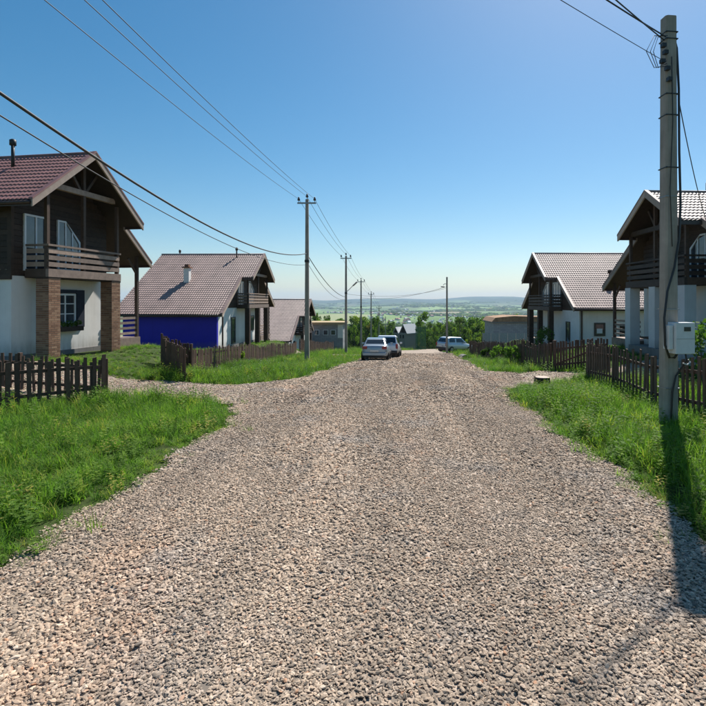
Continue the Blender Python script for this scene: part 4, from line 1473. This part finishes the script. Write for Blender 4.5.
for k in range(2):
    n = MB()
    for i in range(9):
        x0 = k * 1.05 + .06 + i * .105
        n.box((x0, -.01, .2), (x0 + .055, .01, 4.9))
    for j in range(16):
        n.box((k * 1.05 + .05, .012, .3 + j * .3), (k * 1.05 + 1.0, .024, .36 + j * .3))
    n.build('mesh_panel', M_net, gp)

# ------------------------------------------------------------------ trees, shrubs
def crown_blobs(kind, r):
    b = []
    if kind == 'birch':
        for i in range(9):
            z = r.uniform(.3, .95); k = math.sin(math.pi * min(.95, max(.15, z))) * .16 + .03
            a = r.uniform(0, 6.28)
            b.append((k * math.cos(a), k * math.sin(a), z, r.uniform(.07, .13), r.uniform(.07, .13), r.uniform(.07, .14)))
        b.append((0, 0, .9, .05, .05, .1))
    else:
        for i in range(11):
            z = .18 + .78 * i / 10; k = .20 * (1 - z) + .02
            a = r.uniform(0, 6.28)
            b.append((k * .35 * math.cos(a), k * .35 * math.sin(a), z, k, k, .05))
    return b
tree_meshes = []
for k in range(6):
    r = random.Random(40 + k)
    kind = 'birch' if k % 3 != 2 else 'pine'
    cm = leaf_ball('crown', [tuple(v * 10 for v in b) for b in crown_blobs(kind, r)], 950 if kind == 'birch' else 800, .30 if kind == 'birch' else .24, M_crown if kind == 'birch' else M_pine, 60 + k)
    tm = MB()
    tm.tube([(0, 0, -1), (.05, .03, 3), (-.04, .05, 6), (0, 0, 9)], [.16, .12, .08, .02], 6)
    if kind == 'birch':
        for i in range(4):
            a = r.uniform(0, 6.28); z = r.uniform(2.8, 6)
            tm.tube([(0, 0, z), (.7 * math.cos(a), .7 * math.sin(a), z + .8), (1.2 * math.cos(a), 1.2 * math.sin(a), z + 1.9)], [.06, .04, .015], 5)
    tree_meshes.append((kind, cm, tm.mesh('trunk', M_bark)))
def tree(kind_i, x, y, h, label, group):
    kind, cm, tm = tree_meshes[kind_i]
    root = thing('young_birch' if kind == 'birch' else 'young_pine', label, 'tree', (x, y, g1(x, y)), random.uniform(0, 6.28), group)
    s = h / 10
    wd = s * random.uniform(.6, .95)
    link('trunk', tm, root, scale=(wd, wd, s)); link('crown', cm, root, scale=(wd, wd, s))
    return root
r = random.Random(77)
NF = 0
for i in range(115):
    y = r.uniform(105, 150)
    q = r.uniform(-.17, .30)
    if -.025 < q < .045: continue
    x = q * y
    if edge_l(y) - 1.5 < x < edge_r(y) + 1.5: continue
    k = r.randrange(6)
    h = r.uniform(4.6, 7.4)
    lab = ('leafy young birch in the front of the wood below the road', 'dark young conifer in the front of the wood below the road')[k % 3 == 2]
    tree(k, x, y, h, lab, 'young trees below the road end')
pts = []; rots = []; scls = []; idx = []
protos = []
for kind, cm, tm in tree_meshes:
    # crown and trunk in one mesh for the mass of the wood
    me = cm.copy(); me.name = 'wood_tree'
    protos.append(me)
n = 1400
y = rng.uniform(135, 330, n); q = rng.uniform(-.42, .55, n); x = q * y
k = ~((q > -.02) & (q < .045) & (y < 175)); x, y = x[k], y[k]; n = len(x)
s = rng.uniform(.65, 1.15, n) * (.85 + y / 1500)
ws = s * rng.uniform(.7, 1.1, n)
scatter('young_wood', np.stack([x, y, G(x, y) - .6], 1), np.stack([np.zeros(n), np.zeros(n), rng.uniform(0, 6.28, n)], 1), np.stack([ws, ws, s], 1), rng.integers(0, 6, n), protos, 'dense young green wood on the slope below the houses', 'wood')
# far forest belts
def far_tree(k):
    return leaf_ball('far_tree', [(0, 0, .45, .42, .42, .42), (.2, .1, .75, .25, .25, .25)], 60, .22, M_pine if k else M_crown, 200 + k)
n = 30000
y = np.exp(rng.uniform(math.log(380), math.log(7500), n)); q = rng.uniform(-.45, .5, n); x = q * y
f_ = np.sin(x / 310 + 1.2 * np.sin(y / 420)) + np.sin(y / 190 + 1.5 * np.sin(x / 260 + 2)) + .7 * np.sin(x / 130 + y / 90) + .5 * np.sin(y / 60 - x / 210)
thr = np.where(y > 4200, .55, np.where(y < 700, .4, 1.15)) + np.where((q < -.02) & (y > 1500) & (y < 4500), .4, 0)
k = f_ > thr
x, y = x[k], y[k]; n = len(x)
s = rng.uniform(8, 14, n)
w_ = s * rng.uniform(1.0, 2.2, n) * (1 + y / 3000)
scatter('far_forest', np.stack([x, y, G(x, y) - 1], 1), np.stack([np.zeros(n), np.zeros(n), rng.uniform(0, 6, n)], 1), np.stack([w_, w_, s], 1), rng.integers(0, 2, n), [far_tree(0), far_tree(1)], 'dark forest belts across the far valley', 'forest')
# valley village
vill = []
for k, (wc, rc) in enumerate((((.62, .60, .56), (.30, .30, .31)), ((.55, .53, .5), (.30, .13, .10)), ((.66, .66, .66), (.52, .54, .56)))):
    mw = mat_plain('village_wall_%d' % k, wc, .9); mr_ = mat_plain('village_roof_%d' % k, rc, .7)
    mb = MB()
    mb.box((-5, -4, -2), (5, 4, 4))
    mb.prism([(-4.6, 4), (4.6, 4), (0, 8)], (-5.4, 5.4), lambda a, b, e: (e, a, b))
    me = mb.mesh('village_house', [mw, mr_])
    for p in me.polygons:
        if min(me.vertices[v].co.z for v in p.vertices) > 3.9: p.material_index = 1
    vill.append(me)
vl = ('tiny white house with grey roof in the valley village', 'tiny white house with red brown roof in the valley village', 'tiny white house with pale metal roof in the valley village')
r = random.Random(9)
cnt = 0
while cnt < 240:
    y = math.exp(r.uniform(math.log(1500), math.log(5200))); q = r.gauss(-.03, .14)
    if abs(q) > .4: continue
    x = q * y
    if math.sin(x / 240 + 1) + math.sin(y / 330 + q * 9) < -.3: continue
    k = r.randrange(3)
    s = r.uniform(.55, 1.05) * (1 + y / 9000)
    o = link('village_house', vill[k], None, (x, y, g1(x, y)), (0, 0, r.uniform(0, 3.14)), (s, s, s))
    tag(o, vl[k], 'house', 'village houses in the valley')
    cnt += 1

# shrubs and saplings by the fences
def shrub(x, y, h, label, seed, mat=M_weed, leaf=.07, nl=420):
    root = thing('shrub', label, 'shrub', (x, y, g1(x, y)), 0)
    rr = random.Random(seed)
    blobs = []; st = MB()
    for i in range(5):
        a = rr.uniform(0, 6.28); d = rr.uniform(.05, .35) * h; z = rr.uniform(.45, .9) * h
        blobs.append((d * math.cos(a), d * math.sin(a), z, .2 * h, .2 * h, .2 * h))
        st.tube([(0, 0, -.1), (d * .4 * math.cos(a), d * .4 * math.sin(a), z * .5), (d * math.cos(a), d * math.sin(a), z + .1 * h)], [.018, .014, .006], 5)
    st.build('stem', M_bark, root)
    link('foliage', leaf_ball('foliage', blobs, nl, leaf, mat, seed), root)
shrub(10.6, 36.0, 2.0, 'light green sapling bush beside the timber columns of the bleached roof chalet', 1, leaf=.09)
shrub(5.95, 25.6, 1.0, 'leafy weed bush against the dense right fence, nearer the gate', 2)
shrub(6.0, 29.5, 1.2, 'taller weed bush against the middle of the dense right fence', 3)
shrub(6.1, 34.5, .9, 'small weed bush against the far half of the dense right fence', 4)
shrub(9.5, 15.4, 1.9, 'green bush in the yard beyond the large concrete pole', 5, leaf=.09)
shrub(-8.4, 27.5, .7, 'low broad weed growing against the blue house fence', 6)

# ------------------------------------------------------------------ haze
hz = MB().box((-14000, -300, -75), (14000, 14800, 260)).build('haze', None)
hz.data.materials.clear()
hm = bpy.data.materials.new('haze_air'); hm.use_nodes = True
nt = hm.node_tree
for nd in list(nt.nodes):
    if nd.type != 'OUTPUT_MATERIAL': nt.nodes.remove(nd)
pv = nt.nodes.new('ShaderNodeVolumePrincipled')
pv.inputs['Color'].default_value = (.58, .78, .98, 1)
pv.inputs['Density'].default_value = 8e-5
pv.inputs['Anisotropy'].default_value = .2
nt.links.new(pv.outputs[0], nt.nodes['Material Output'].inputs['Volume'])
hz.data.materials.append(hm)
tag(hz, 'thin pale blue summer haze filling the valley air', 'haze', kind='stuff')
